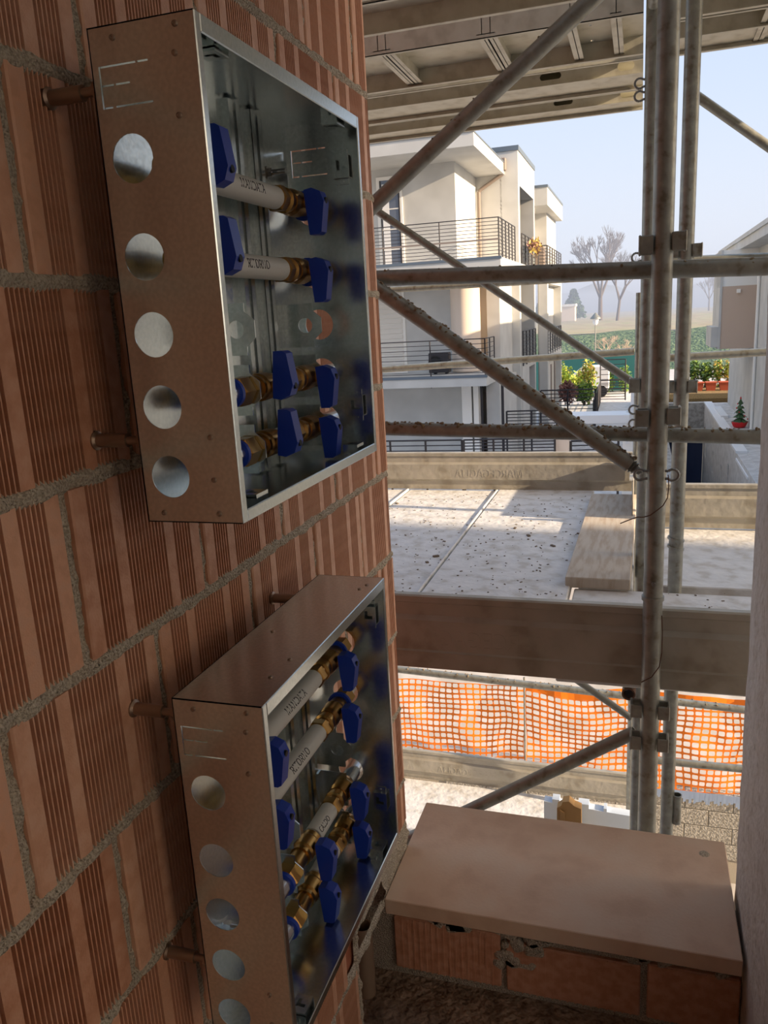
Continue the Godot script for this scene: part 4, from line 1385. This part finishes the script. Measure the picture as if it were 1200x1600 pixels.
	for fl in [F2, F1]:
		slab("loggia_floor", o, M.house, x3 - 0.4, x3, fl - 0.3, fl, -37, -31.9)
		railing(o, Vector3(x3, fl - 0.1, -31.6), Vector3(x3, fl - 0.1, -37), 1.0, 9, 0.9, 0.012)
	railing(o, Vector3(xr, F2 - 0.1, -31.55), Vector3(x3, F2 - 0.1, -31.55), 1.0, 9, 0.9, 0.012)
	slab("chimney", o, M.brown, x3 - 0.85, x3 - 0.25, F2, F2 + 0.95, -33.2, -32.6)
	# window strips on the sunlit side low down
	for p in [[838.0, -32.6], [845.0, -34.0]]:
		slab("window_strip", o, M.brown, x3 - 0.01, x3 + 0.02, -4.0, -2.1, p[1] - 0.35, p[1])
	# things on the balconies
	var ac := thing("air_conditioner", "grey air conditioner unit on the lower balcony floor", "air conditioner", Vector3(-4.9, F1, -22.4))
	var p0 := pz(671, 553, -22.3)
	var p1 := pz(698, 568, -22.3)
	st = mb()
	obox(st, Vector3((p0.x + p1.x) / 2, F1 + 0.31, -22.5), Vector3(p1.x - p0.x + 0.1, 0.56, 0.3), Basis.IDENTITY, 0.02)
	part("casing", st, M.iron, ac)
	st = mb()
	lathe(st, Vector3((p0.x + p1.x) / 2 - 0.1, F1 + 0.31, -22.35), Vector3.BACK, [[0, 0.2], [0.02, 0.2], [0.02, 0.17], [0.005, 0.16], [0.005, 0]], 16)
	part("fan_grille", st, M.black, ac)
	for k in 2:
		st = mb()
		bx(st, p0.x + 0.08 + k * (p1.x - p0.x - 0.16), p0.x + 0.14 + k * (p1.x - p0.x - 0.16), F1, F1 + 0.04, -22.6, -22.4)
		part("foot", st, M.black, ac)
	leafy("balcony_plant", "dry trailing plant spilling over the loggia railing", pz(835, 385, -27.5), Vector3(0.3, 0.35, 0.9), [4, 3], 240, 0.07, "")

# ---------------------------------------------------------------- plants
func leafy(called: String, label: String, c: Vector3, r: Vector3, mats: Array, count: int, size: float, group: String, stems := true, category := "shrub"):
	var o := thing(called, label, category, c - Vector3(0, r.y, 0), group)
	for m in range(mats.size()):
		var st := mb()
		for i in count / mats.size():
			var d := Vector3(rng.randfn(), rng.randfn(), rng.randfn()).normalized() * pow(rng.randf(), 0.4)
			var lump := 0.75 + 0.25 * sin(d.x * 7.0 + c.x * 5) * cos(d.z * 6.0 + d.y * 5.0)
			var p := c + d * r * lump
			var u := Vector3(rng.randfn(), rng.randfn(), rng.randfn()).normalized()
			var v := u.cross(Vector3(rng.randfn(), rng.randfn(), rng.randfn())).normalized()
			var s := size * rng.randf_range(0.6, 1.3)
			quad(st, p - u * s, p - v * s * 0.45, p + u * s, p + v * s * 0.45)
		part("foliage", st, M.leaf[mats[m]], o).set_meta("kind", "stuff")
	if stems:
		var st := mb()
		for i in 5:
			tube(st, c + Vector3(rng.randf_range(-0.2, 0.2) * r.x, -r.y, rng.randf_range(-0.2, 0.2) * r.z), c + Vector3(rng.randf_range(-0.6, 0.6) * r.x, r.y * 0.5, rng.randf_range(-0.5, 0.5) * r.z), minf(0.03, r.x * 0.05), 5, 0.008)
		part("stems", st, M.bark, o)
	return o

func branch(st: SurfaceTool, a: Vector3, d: Vector3, l: float, r: float, depth: int, spread: float):
	var b := a + d * l
	tube(st, a, b, r, 6 if depth > 2 else 4, r * 0.68)
	if depth <= 0: return
	var n := 3 if depth > 1 else 4
	for k in n:
		var side := Vector3(rng.randfn(), rng.randfn() * 0.4, rng.randfn()).normalized()
		var nd := (d + side * spread * rng.randf_range(0.6, 1.2) + Vector3.UP * 0.12).normalized()
		branch(st, a.lerp(b, rng.randf_range(0.72, 1.0)), nd, l * rng.randf_range(0.58, 0.82), r * 0.6, depth - 1, spread)

func bare_tree(called: String, label: String, base: Vector3, trunk: float, r: float, lean: Vector3, depth: int, spread: float, m, group := "", reach := -1.0):
	if reach < 0: reach = trunk
	var o := thing(called, label, "tree", base, group)
	var st := mb()
	var d := (Vector3.UP + lean).normalized()
	tube(st, base - Vector3(0, 0.5, 0), base + d * trunk, r, 8, r * 0.75)
	part("trunk", st, m, o)
	st = mb()
	for k in 4:
		var side := Vector3(cos(k * 1.7 + trunk), 0.1, sin(k * 1.7 + trunk))
		branch(st, base + d * trunk * rng.randf_range(0.85, 1.0), (d + side * spread).normalized(), reach * rng.randf_range(0.7, 1.0), r * 0.6, depth, spread)
	part("branches", st, m, o)
	return o

# ---------------------------------------------------------------- house on the right
func build_right_house():
	var o := thing("house", "beige house with a jutting closed bay beside the sunken ramp", "building", Vector3(7, TERRACE, -26))
	var x := 3.53
	slab("wall", o, M.house, x, 12, TERRACE, 1.55, -36.4, -14)
	slab("roof_slab", o, M.house, x - 0.55, 12.5, 1.55, 1.80, -36.5, -13.5)
	var st := mb()
	extrude(st, PackedVector2Array([Vector2(-0.6, 0), Vector2(-0.6, 0.12), Vector2(4.0, 1.1), Vector2(8.8, 0.1), Vector2(8.8, 0)]), Vector3(x, 1.80, -36.5), Vector3.RIGHT, Vector3.UP, Vector3(0, 0, 23))
	part("roof", st, M.house, o)
	# closed bay
	var b0 := pz(1128, 440, -29.0)
	var b1 := pz(1164, 544, -29.0)
	slab("bay", o, M.house_r, b0.x, x + 0.1, b1.y, 0.42, -30.6, -29.0)
	slab("bay_side", o, M.house, b0.x - 0.05, b0.x + 0.02, b1.y, 1.55, -31.4, -28.98)
	slab("bay_parapet", o, M.house, b0.x - 0.26, b0.x - 0.04, b1.y + 0.06, -0.85, -31.2, -29.05)
	slab("fascia", o, M.trim, b0.x - 0.05, x, 0.42, 1.55, -30.5, -29.02)
	slab("soffit_lamp", o, M.trim, pz(1152, 440, -28.9).x, pz(1158, 440, -28.9).x, 0.2, 0.32, -28.98, -28.9)
	# recessed niche and downpipes on the long wall
	slab("niche", o, M.house_r, x - 0.02, x + 0.05, -0.75, 0.75, -22.6, -21.0)
	slab("niche_sill", o, M.trim, x - 0.07, x + 0.05, -0.82, -0.75, -22.7, -20.9)
	for q in [-28.2, -24.9, -23.4]:
		st = mb()
		tube(st, Vector3(x - 0.05, TERRACE, q), Vector3(x - 0.05, 0.9, q), 0.05, 8)
		part("downpipe", st, M.trim, o)
	slab("door", o, M.house_r, x - 0.03, x + 0.02, TERRACE, -2.1, -23.0, -22.0)
	slab("door_frame", o, M.trim, x - 0.02, x + 0.02, TERRACE, -2.0, -23.1, -21.9)
	# Christmas tree in a red pot on the terrace
	var c := py_(1163, 668, TERRACE)
	c.x = minf(c.x, x - 0.3)
	c.y += 0.004
	var t := thing("christmas_tree", "small decorated Christmas tree in a red pot by the right house", "potted tree", c)
	st = mb()
	lathe(st, c, Vector3.UP, [[0, 0.0], [0, 0.14], [0.04, 0.2], [0.18, 0.26], [0.2, 0.26], [0.2, 0.0]], 16)
	part("pot", st, M.red, t)
	st = mb()
	tube(st, c + Vector3(0, 0.15, 0), c + Vector3(0, 0.95, 0), 0.02, 6)
	part("trunk", st, M.bark, t)
	for k in 5:
		st = mb()
		var y := 0.22 + k * 0.15
		var r := 0.26 - k * 0.045
		for i in 26:
			var a := TAU * i / 26.0
			var d := Vector3(cos(a), 0, sin(a))
			var s := Vector3(-sin(a), 0, cos(a)) * 0.03
			var e := c + Vector3(0, y - 0.03, 0) + d * r * rng.randf_range(0.8, 1.1)
			var h := c + Vector3(0, y + 0.16, 0)
			tri(st, h - s * 0.3, e - s, e + s)
		part("branch_tier", st, M.leaf[5], t)
	for k in 14:
		var a := k * 2.4
		var f := k / 14.0
		st = mb()
		var p := c + Vector3(cos(a) * (0.24 - f * 0.17), 0.28 + f * 0.6, sin(a) * (0.24 - f * 0.17))
		lathe(st, p - Vector3(0, 0.025, 0), Vector3.UP, [[0, 0], [0.007, 0.018], [0.025, 0.025], [0.043, 0.018], [0.05, 0]], 8)
		part("bauble", st, M.white if k % 3 else M.red, t)
	st = mb()
	lathe(st, c + Vector3(0, 0.95, 0), Vector3.UP, [[0, 0.01], [0.02, 0.035], [0.1, 0.0]], 6)
	part("tree_top", st, M.red, t)

# ---------------------------------------------------------------- yard, ramp and gardens
func build_yard():
	# sunken garage ramp
	var g := setting("wall_ramp", Vector3(1, YARD, -24))
	var xr := 2.65
	var ze := -36.6
	slab("ramp_floor", g, M.conc, 1.0, xr, -8.4, -8.2, ze, -14.4)
	slab("ramp_side", g, M.conc, 0.8, 1.0, -8.4, YARD + 0.05, ze, -14.4)
	var st := mb()
	var cuts := []
	for q in [[1102.0, 702.0], [1113.0, 724.0], [1126.0, 748.0], [1137.0, 748.0]]:
		var p := pxx(q[0], q[1], xr)
		cuts.append([-14.4 - p.z - 0.2, p.y - 0.35 + 8.4, -14.4 - p.z + 0.2, p.y + 0.45 + 8.4])
	sheet(st, Vector3(xr, -8.4, -14.4), Vector3(0, 0, -1), Vector3.UP, Vector3(0.25, 0, 0), -14.4 - ze, 8.4 + TERRACE - 0.02, cuts, [])
	part("ramp_side", st, M.lightconc, g)
	slab("coping", g, M.white, xr - 0.03, xr + 0.28, TERRACE - 0.02, TERRACE + 0.05, ze, -24.2)
	slab("coping", g, M.white, xr - 0.03, xr + 0.34, TERRACE - 0.22, TERRACE - 0.15, -24.2, -21.5)
	slab("ramp_end", g, M.conc, 0.7, xr + 0.25, -5.85, TERRACE, ze - 0.5, ze)
	slab("garage_door", g, M.bluedoor, 1.0, xr, -8.2, -5.85, ze - 0.3, ze - 0.1)
	slab("terrace", g, M.lightconc, xr + 0.25, 3.53, TERRACE - 0.3, TERRACE, ze, -14.5)
	slab("skylight_kerb", g, M.white, 2.85, 3.1, TERRACE, TERRACE + 0.1, -34.5, -31.5)
	# leaf-strewn bank with terracotta pots and shrubs
	var bank := thing("leaf_bank", "dry leaf-covered garden bank beyond the concrete ramp wall", "garden bed", Vector3(2.5, YARD, -39.2))
	st = mb()
	obox(st, Vector3(3.2, -4.15, -39.5), Vector3(6.5, 0.5, 4.6), Basis.IDENTITY, 0.18)
	part("soil", st, M.leafbank, bank)
	var zp := -38.8
	for q in [["third", 1083.0, 1099.0], ["middle", 1102.0, 1119.0], ["longest", 1123.0, 1146.0], ["short", 1149.5, 1162.0], ["partly hidden", 1062.0, 1078.0]]:
		var a := pz(q[1], 602, zp)
		var b := pz(q[2], 602, zp)
		var r := (b.x - a.x) / 2
		var y0 := -3.90
		var po := thing("terracotta_pot",  {"third": "small terracotta trough below the deep green shrub", "middle": "terracotta trough standing below the plain green shrub", "longest": "longest terracotta trough, below the olive and yellowing shrubs", "short": "short terracotta trough below the bright green shrub", "partly hidden": "terracotta trough partly hidden behind the scaffold pole"}[q[0]] , "flower pot", Vector3((a.x + b.x) / 2, y0, zp), "terracotta troughs on the garden bank")
		st = mb()
		var c := Vector3((a.x + b.x) / 2, y0, zp)
		var lo := [c + Vector3(-r * 0.78, 0, 0.14), c + Vector3(r * 0.78, 0, 0.14), c + Vector3(r * 0.78, 0, -0.14), c + Vector3(-r * 0.78, 0, -0.14)]
		var hi := [c + Vector3(-r, 0.36, 0.2), c + Vector3(r, 0.36, 0.2), c + Vector3(r, 0.36, -0.2), c + Vector3(-r, 0.36, -0.2)]
		for i in 4:
			var j := (i + 1) % 4
			quad(st, lo[i], lo[j], hi[j], hi[i])
		quad(st, lo[3], lo[2], lo[1], lo[0])
		part("trough", st, M.terra, po)
		st = mb()
		obox(st, c + Vector3(0, 0.36, 0), Vector3(r * 2 + 0.05, 0.06, 0.45), Basis.IDENTITY, 0.015)
		part("rim", st, M.terra, po)
	var k := 0
	for q in [[1068.0, 588.0, 0.55, [2, 5, 0]], [1085.0, 585.0, 0.7, [2, 5, 0]], [1103.0, 584.0, 0.65, [2, 0, 5]], [1122.0, 584.0, 0.7, [3, 0, 2]], [1140.0, 582.0, 0.65, [3, 1, 0]], [1156.0, 584.0, 0.7, [1, 0, 2]], [1172.0, 584.0, 0.6, [0, 2, 5]]]:
		var c := pz(q[0], q[1], -40.2)
		c.y = maxf(c.y, -3.88 + q[2])
		leafy("garden_shrub", ["dark green shrub", "deep green shrub", "green shrub", "olive shrub", "yellowing shrub", "bright green shrub", "mid green shrub"][k] + " behind the terracotta troughs on the bank", c, Vector3(0.36, q[2], 0.5), q[3], 520, 0.085, "shrubs behind the troughs")
		k += 1
	# entrance canopy, posts, gate and walkway
	var cz := -18.0
	var ca := thing("entrance_canopy", "flat white entrance canopy on slim posts", "canopy", pz(940, 660, cz))
	var p0 := pz(884, 658, cz)
	var p1 := pz(984, 652, cz)
	st = mb()
	obox(st, Vector3((p0.x + p1.x) / 2, (p0.y + p1.y) / 2, cz - 0.3), Vector3(p1.x - p0.x, 0.19, 0.7), Basis.IDENTITY, 0.01)
	part("roof_board", st, M.white, ca)
	for q in [[981.0, 0.03], [989.0, 0.05]]:
		var p := pz(q[0], 640, cz - 0.35)
		st = mb()
		bx(st, p.x - q[1], p.x + q[1], -5.3, p1.y + (0.75 if q[1] > 0.04 else 0.1), cz - 0.4, cz - 0.3)
		part("post", st, M.white, ca)
	st = mb()
	bx(st, pz(880, 650, cz).x - 0.03, pz(880, 650, cz).x + 0.03, YARD, p0.y, cz - 0.5, cz - 0.44)
	part("post", st, M.white, ca)
	var ic := thing("mailbox_pillar", "pale pillar with intercom plate by the entrance", "pillar", pz(979, 712, cz + 0.4))
	var m0 := pz(973, 690, cz + 0.4)
	var m1 := pz(988, 690, cz + 0.4)
	st = mb()
	bx(st, m0.x, m1.x, -5.3, m0.y + 0.25, cz + 0.2, cz + 0.4)
	part("post", st, M.trim, ic)
	st = mb()
	bx(st, m0.x + 0.06, m1.x - 0.06, m0.y - 0.05, m0.y + 0.12, cz + 0.4, cz + 0.42)
	part("intercom_plate", st, M.white, ic)
	st = mb()
	bx(st, m0.x + 0.09, m1.x - 0.10, m0.y + 0.0, m0.y + 0.06, cz + 0.42, cz + 0.43)
	part("speaker", st, M.iron, ic)
	var pil := thing("gate_pillar", "cream gate pillar behind the mortar-crusted guard rail", "pillar", pz(876, 712, -16.5))
	st = mb()
	bx(st, pz(868, 700, -16.5).x, pz(889, 700, -16.5).x, -5.3, pz(876, 672, -16.5).y, -16.8, -16.5)
	part("post", st, M.house_b, pil)
	# fences
	var f := thing("street_fence", "low dark bar fence along the street below the apartment house", "fence", Vector3(-4, -5.3, -16.5))
	railing(f, Vector3(pz(612, 705, -16.5).x - 4, pz(612, 708, -16.5).y, -16.5), Vector3(pz(722, 705, -16.5).x, pz(722, 705, -16.5).y, -16.5), 0.24, 3, 0.75, 0.012, 2.0)
	f = thing("street_fence", "taller dark bar fence beside the cream gate pillar", "fence", Vector3(-2, -5.3, -16.4))
	railing(f, Vector3(pz(725, 705, -16.4).x, pz(725, 708, -16.4).y, -16.4), Vector3(pz(867, 705, -16.4).x, pz(867, 705, -16.4).y, -16.4), 0.28, 5, 0.7, 0.012, 2.0)
	f = thing("garden_gate", "dark bar gate between cream pillar and intercom pillar", "gate", Vector3(-1, -5.3, -16.6))
	railing(f, Vector3(pz(892, 708, -16.6).x, pz(892, 712, -16.6).y, -16.6), Vector3(pz(966, 706, -16.6).x, pz(966, 710, -16.6).y, -16.6), 0.30, 4, 0.9, 0.013, 2.0)
	f = thing("garden_fence", "dark bar fence at the foot of the apartment house wall", "fence", Vector3(-2, YARD, -24))
	railing(f, Vector3(pz(792, 662, -23.5).x, pz(792, 664, -23.5).y, -23.5), Vector3(pz(870, 660, -23.5).x, pz(870, 662, -23.5).y, -23.5), 0.40, 5, 0.75, 0.014, 1.0)
	f = thing("garden_fence", "dark bar fence in front of the planted garden", "fence", Vector3(-2, YARD, -29))
	railing(f, Vector3(pz(845, 640, -29.0).x, pz(845, 642, -29).y, -29), Vector3(pz(930, 636, -29).x, pz(930, 640, -29).y, -29), 0.72, 6, 0.9, 0.016, 0.6)
	f = thing("walkway_gate", "dark bar gate at the end of the pale walkway", "gate", Vector3(-1.5, YARD, -42))
	railing(f, Vector3(pz(938, 622, -42).x, YARD + 0.1, -42), Vector3(pz(977, 622, -42).x, YARD + 0.1, -42), 1.0, 8, 1.2, 0.018)
	railing(f, Vector3(pz(938, 600, -44).x, YARD + 0.1, -44), Vector3(pz(977, 600, -44).x, YARD + 0.1, -44), 1.9, 8, 1.2, 0.018, 0.0, "upper_gate")
	f = thing("walkway_fence", "pale mesh fence along the left side of the walkway", "fence", Vector3(-2.5, YARD, -36))
	railing(f, Vector3(pz(938, 622, -42).x, YARD, -42), Vector3(pz(931, 645, -33).x - 0.1, YARD, -33), 1.1, 12, 0.5, 0.012)
	# planting in front of the teal screen
	k = 0
	for q in [[862.0, 600.0, -38.6, 0.62, 1.0, [1, 0]], [880.0, 594.0, -40.0, 0.72, 0.95, [1, 0, 0]], [904.0, 600.0, -41.2, 0.7, 0.8, [0, 1]], [919.0, 592.0, -38.5, 0.5, 1.15, [3, 1, 0]], [887.0, 612.0, -31.5, 0.45, 0.5, [4, 4]], [914.0, 612.0, -33.0, 0.5, 0.55, [2, 0]], [949.0, 594.0, -47.2, 0.5, 0.9, [0, 2]], [976.0, 592.0, -47.2, 0.45, 0.9, [2, 0]]]:
		leafy("garden_bush", ["yellow-green bush beside the apartment corner", "tall yellow-green bush before the teal screen", "leafy green bush in front of the white van", "ochre-tinged tall bush by the walkway fence", "purple-brown bush behind the garden fence", "dark green bush behind the garden fence", "green bush behind the walkway gate", "darker bush behind the walkway gate"][k], pz(q[0], q[1], q[2]), Vector3(q[3], q[4], 0.6), q[5], 700, 0.095, "bushes in the garden")
		k += 1
	var v := thing("van", "white van roof showing above the garden bushes", "van", pz(917, 620, -44))
	st = mb()
	var va := pz(887, 590, -44)
	var vb := pz(950, 590, -44)
	var vt: float = pz(910, 575, -44).y
	extrude(st, PackedVector2Array([Vector2(0, YARD + 0.4), Vector2(vb.x - va.x, YARD + 0.4), Vector2(vb.x - va.x, vt), Vector2(0.7, vt), Vector2(0.25, vt - 0.35), Vector2(0, vt - 0.9)]), Vector3(va.x, 0, -46.2), Vector3.RIGHT, Vector3.UP, Vector3(0, 0, 1.8))
	part("body", st, M.white, v)
	st = mb()
	bx(st, va.x + 0.5, va.x + 1.3, vt - 0.75, vt - 0.2, -44.41, -44.38)
	part("window", st, M.glass, v)
	for i in 2:
		st = mb()
		lathe(st, Vector3(va.x + 0.5 + i * 1.2, YARD + 0.32, -44.5), Vector3.BACK, [[-0.2, 0.32], [0.12, 0.32], [0.12, 0.0]], 18)
		part("wheel", st, M.black, v)
	var sc := thing("screen_fence", "teal garden screen stretched behind the bushes", "fence", Vector3(-3, YARD, -48))
	st = mb()
	var t0 := pz(858, 558, -48)
	var t1 := pz(992, 552, -48)
	bx(st, t0.x - 3, t1.x, YARD, (t0.y + t1.y) / 2, -48.05, -48.0)
	part("screen", st, M.teal, sc)
	for i in 6:
		st = mb()
		bx(st, t0.x - 2 + i * 1.35, t0.x - 1.94 + i * 1.35, YARD, (t0.y + t1.y) / 2 + 0.05, -48.12, -48.05)
		part("post", st, M.iron, sc)
	# street lamp
	var lb := pz(930, 560, -56)
	var lamp := thing("street_lamp", "slim street lamp with a conical hood before the green bank", "street lamp", Vector3(lb.x, YARD, -56))
	st = mb()
	var lt: float = pz(930, 508, -56).y
	tube(st, Vector3(lb.x, YARD, -56), Vector3(lb.x, lt, -56), 0.05, 8, 0.035)
	part("post", st, M.scaf, lamp)
	st = mb()
	lathe(st, Vector3(lb.x, lt + 0.4, -56), Vector3.UP, [[0, 0.0], [0, 0.36], [0.08, 0.33], [0.38, 0.05], [0.40, 0]], 14)
	part("hood", st, M.scaf, lamp)
	st = mb()
	lathe(st, Vector3(lb.x, lt, -56), Vector3.UP, [[0, 0.08], [0.1, 0.16], [0.4, 0.22], [0.4, 0.0]], 12)
	part("globe", st, M.white, lamp)

# ---------------------------------------------------------------- bank, field and trees
func build_countryside():
	var g := setting("ground_bank", Vector3(0, YARD, -70))
	var n := noise_of(0.05, 3, 55)
	var st := mb()
	var z0 := -58.0
	var f := func(i: int, j: int) -> Vector3:      # grassy bank
		var x := -60.0 + i * 2.0
		var t := j / 10.0
		var z := lerpf(z0, -74.0, t)
		var y: float = lerpf(YARD - 0.2, -2.15, smoothstep(0.0, 1.0, t)) + n.get_noise_2d(x * 3, z * 3) * 0.25
		return Vector3(x, y, z)
	for i in 60:
		for j in 10:
			quad(st, f.call(i, j), f.call(i + 1, j), f.call(i + 1, j + 1), f.call(i, j + 1))
	part("grass_bank", st, M.grass, g)
	st = mb()
	var h := func(i: int, j: int) -> Vector3:      # field rising gently behind it
		var x := -400.0 + i * 20.0
		var t := j / 16.0
		var z := lerpf(-73.5, -420.0, t * t)
		var y: float = lerpf(-2.2, -2.6, t) + n.get_noise_2d(x * 0.3, z * 0.3) * 0.5 * minf(1.0, t * 4)
		return Vector3(x, y, z)
	for i in 40:
		for j in 16:
			quad(st, h.call(i, j), h.call(i + 1, j), h.call(i + 1, j + 1), h.call(i, j + 1))
	part("field", st, M.field, g)
	# distant hills
	st = mb()
	var hh := func(i: int, j: int) -> Vector3:
		var x := -700.0 + i * 20.0
		var t := j / 6.0
		var y: float = lerpf(-6.0, 9.0 + n.get_noise_1d(i * 2.2) * 16.0, sin(t * PI / 2))
		return Vector3(x, y, -620.0 - t * 120.0)
	for i in 70:
		for j in 6:
			quad(st, hh.call(i, j), hh.call(i + 1, j), hh.call(i + 1, j + 1), hh.call(i, j + 1))
	part("far_hills", st, M.hill, g)
	# trees
	var b := pz(938, 486, -150)
	bare_tree("bare_tree", "tall bare poplar-like tree standing in the misty field", Vector3(b.x, -2.4, -150), 4.2, 0.42, Vector3(0.0, 0, 0), 5, 0.42, M.bark, "bare trees in the field")
	b = pz(964, 484, -140)
	bare_tree("bare_tree", "leaning bare tree with spread branches in the misty field", Vector3(b.x, -2.4, -140), 3.6, 0.26, Vector3(0.12, 0, 0), 5, 0.5, M.bark, "bare trees in the field")
	b = pz(1108, 470, -230)
	bare_tree("bare_tree", "faint small bare tree on the horizon right of the poles", Vector3(b.x, -2.4, -230), 3.0, 0.25, Vector3(0, 0, 0), 4, 0.5, M.bark, "bare trees in the field")
	# conifers far behind
	var q := pz(896, 486, -190)
	for c in [[q.x, 6.0], [q.x - 7.0, 4.4]]:
		var o := thing("conifer", "taller hazy conifer in the field beside the farm building" if c[1] > 5 else "shorter hazy conifer in the field behind the apartment house", "tree", Vector3(c[0], -2.5, -190), "conifers in the field")
		var cs := mb()
		for i in 700:
			var t := rng.randf()
			var rr: float = (1.0 - t) * c[1] * 0.42 * rng.randf_range(0.5, 1.1) + 0.3
			var a := rng.randf() * TAU
			var p := Vector3(c[0] + cos(a) * rr, -2.0 + t * c[1], -190 + sin(a) * rr)
			var u := Vector3(rng.randfn(), rng.randfn(), rng.randfn()).normalized() * 0.5
			var v := Vector3(rng.randfn(), rng.randfn(), rng.randfn()).normalized() * 0.4
			quad(cs, p - u, p - v, p + u, p + v)
		part("foliage", cs, M.leaf[5], o).set_meta("kind", "stuff")
		cs = mb()
		tube(cs, Vector3(c[0], -2.6, -190), Vector3(c[0], c[1] - 2.6, -190), 0.25, 6, 0.05)
		part("trunk", cs, M.bark, o)
	# two pruned street trees with fine twigs
	for t in [[947.0, 560.0, 1.9, -54.0], [976.0, 562.0, 1.6, -50.0]]:
		var p := pz(t[0], t[1], t[3])
		bare_tree("pruned_tree", ["wider pruned bare tree with tan twigs beside the street lamp", "smaller pruned bare tree with tan twigs by the scaffold poles"][0 if t[2] > 1.8 else 1], Vector3(p.x, YARD, t[3]), t[2], 0.06, Vector3.ZERO, 4, 0.75, M.twig, "pruned trees before the green bank", 0.62)
	# farm building beyond the field
	var fb := thing("farm_building", "low pale farm building beyond the field beside the conifers", "building", Vector3(pz(884, 478, -170).x, -2.5, -170))
	var a0 := pz(872, 480, -170)
	var a1 := pz(898, 480, -170)
	st = mb()
	bx(st, a0.x - 3, a1.x, -2.5, pz(885, 484, -170).y + 0.6, -174, -170)
	part("wall", st, M.house_b, fb)
	st = mb()
	bx(st, a0.x - 3.2, a1.x + 0.2, pz(885, 484, -170).y + 0.6, pz(885, 481, -170).y + 0.7, -174.2, -169.8)
	part("roof", st, M.white, fb)
	var mist := FogVolume.new()
	mist.name = "ground_haze"
	add_child(mist)
	mist.size = Vector3(1600, 18, 760)
	mist.position = Vector3(0, EYE + 1, -50.0 - 380.0)
	var fm := FogMaterial.new()
	fm.density = 0.005
	fm.albedo = C(196, 212, 240)
	mist.material = fm
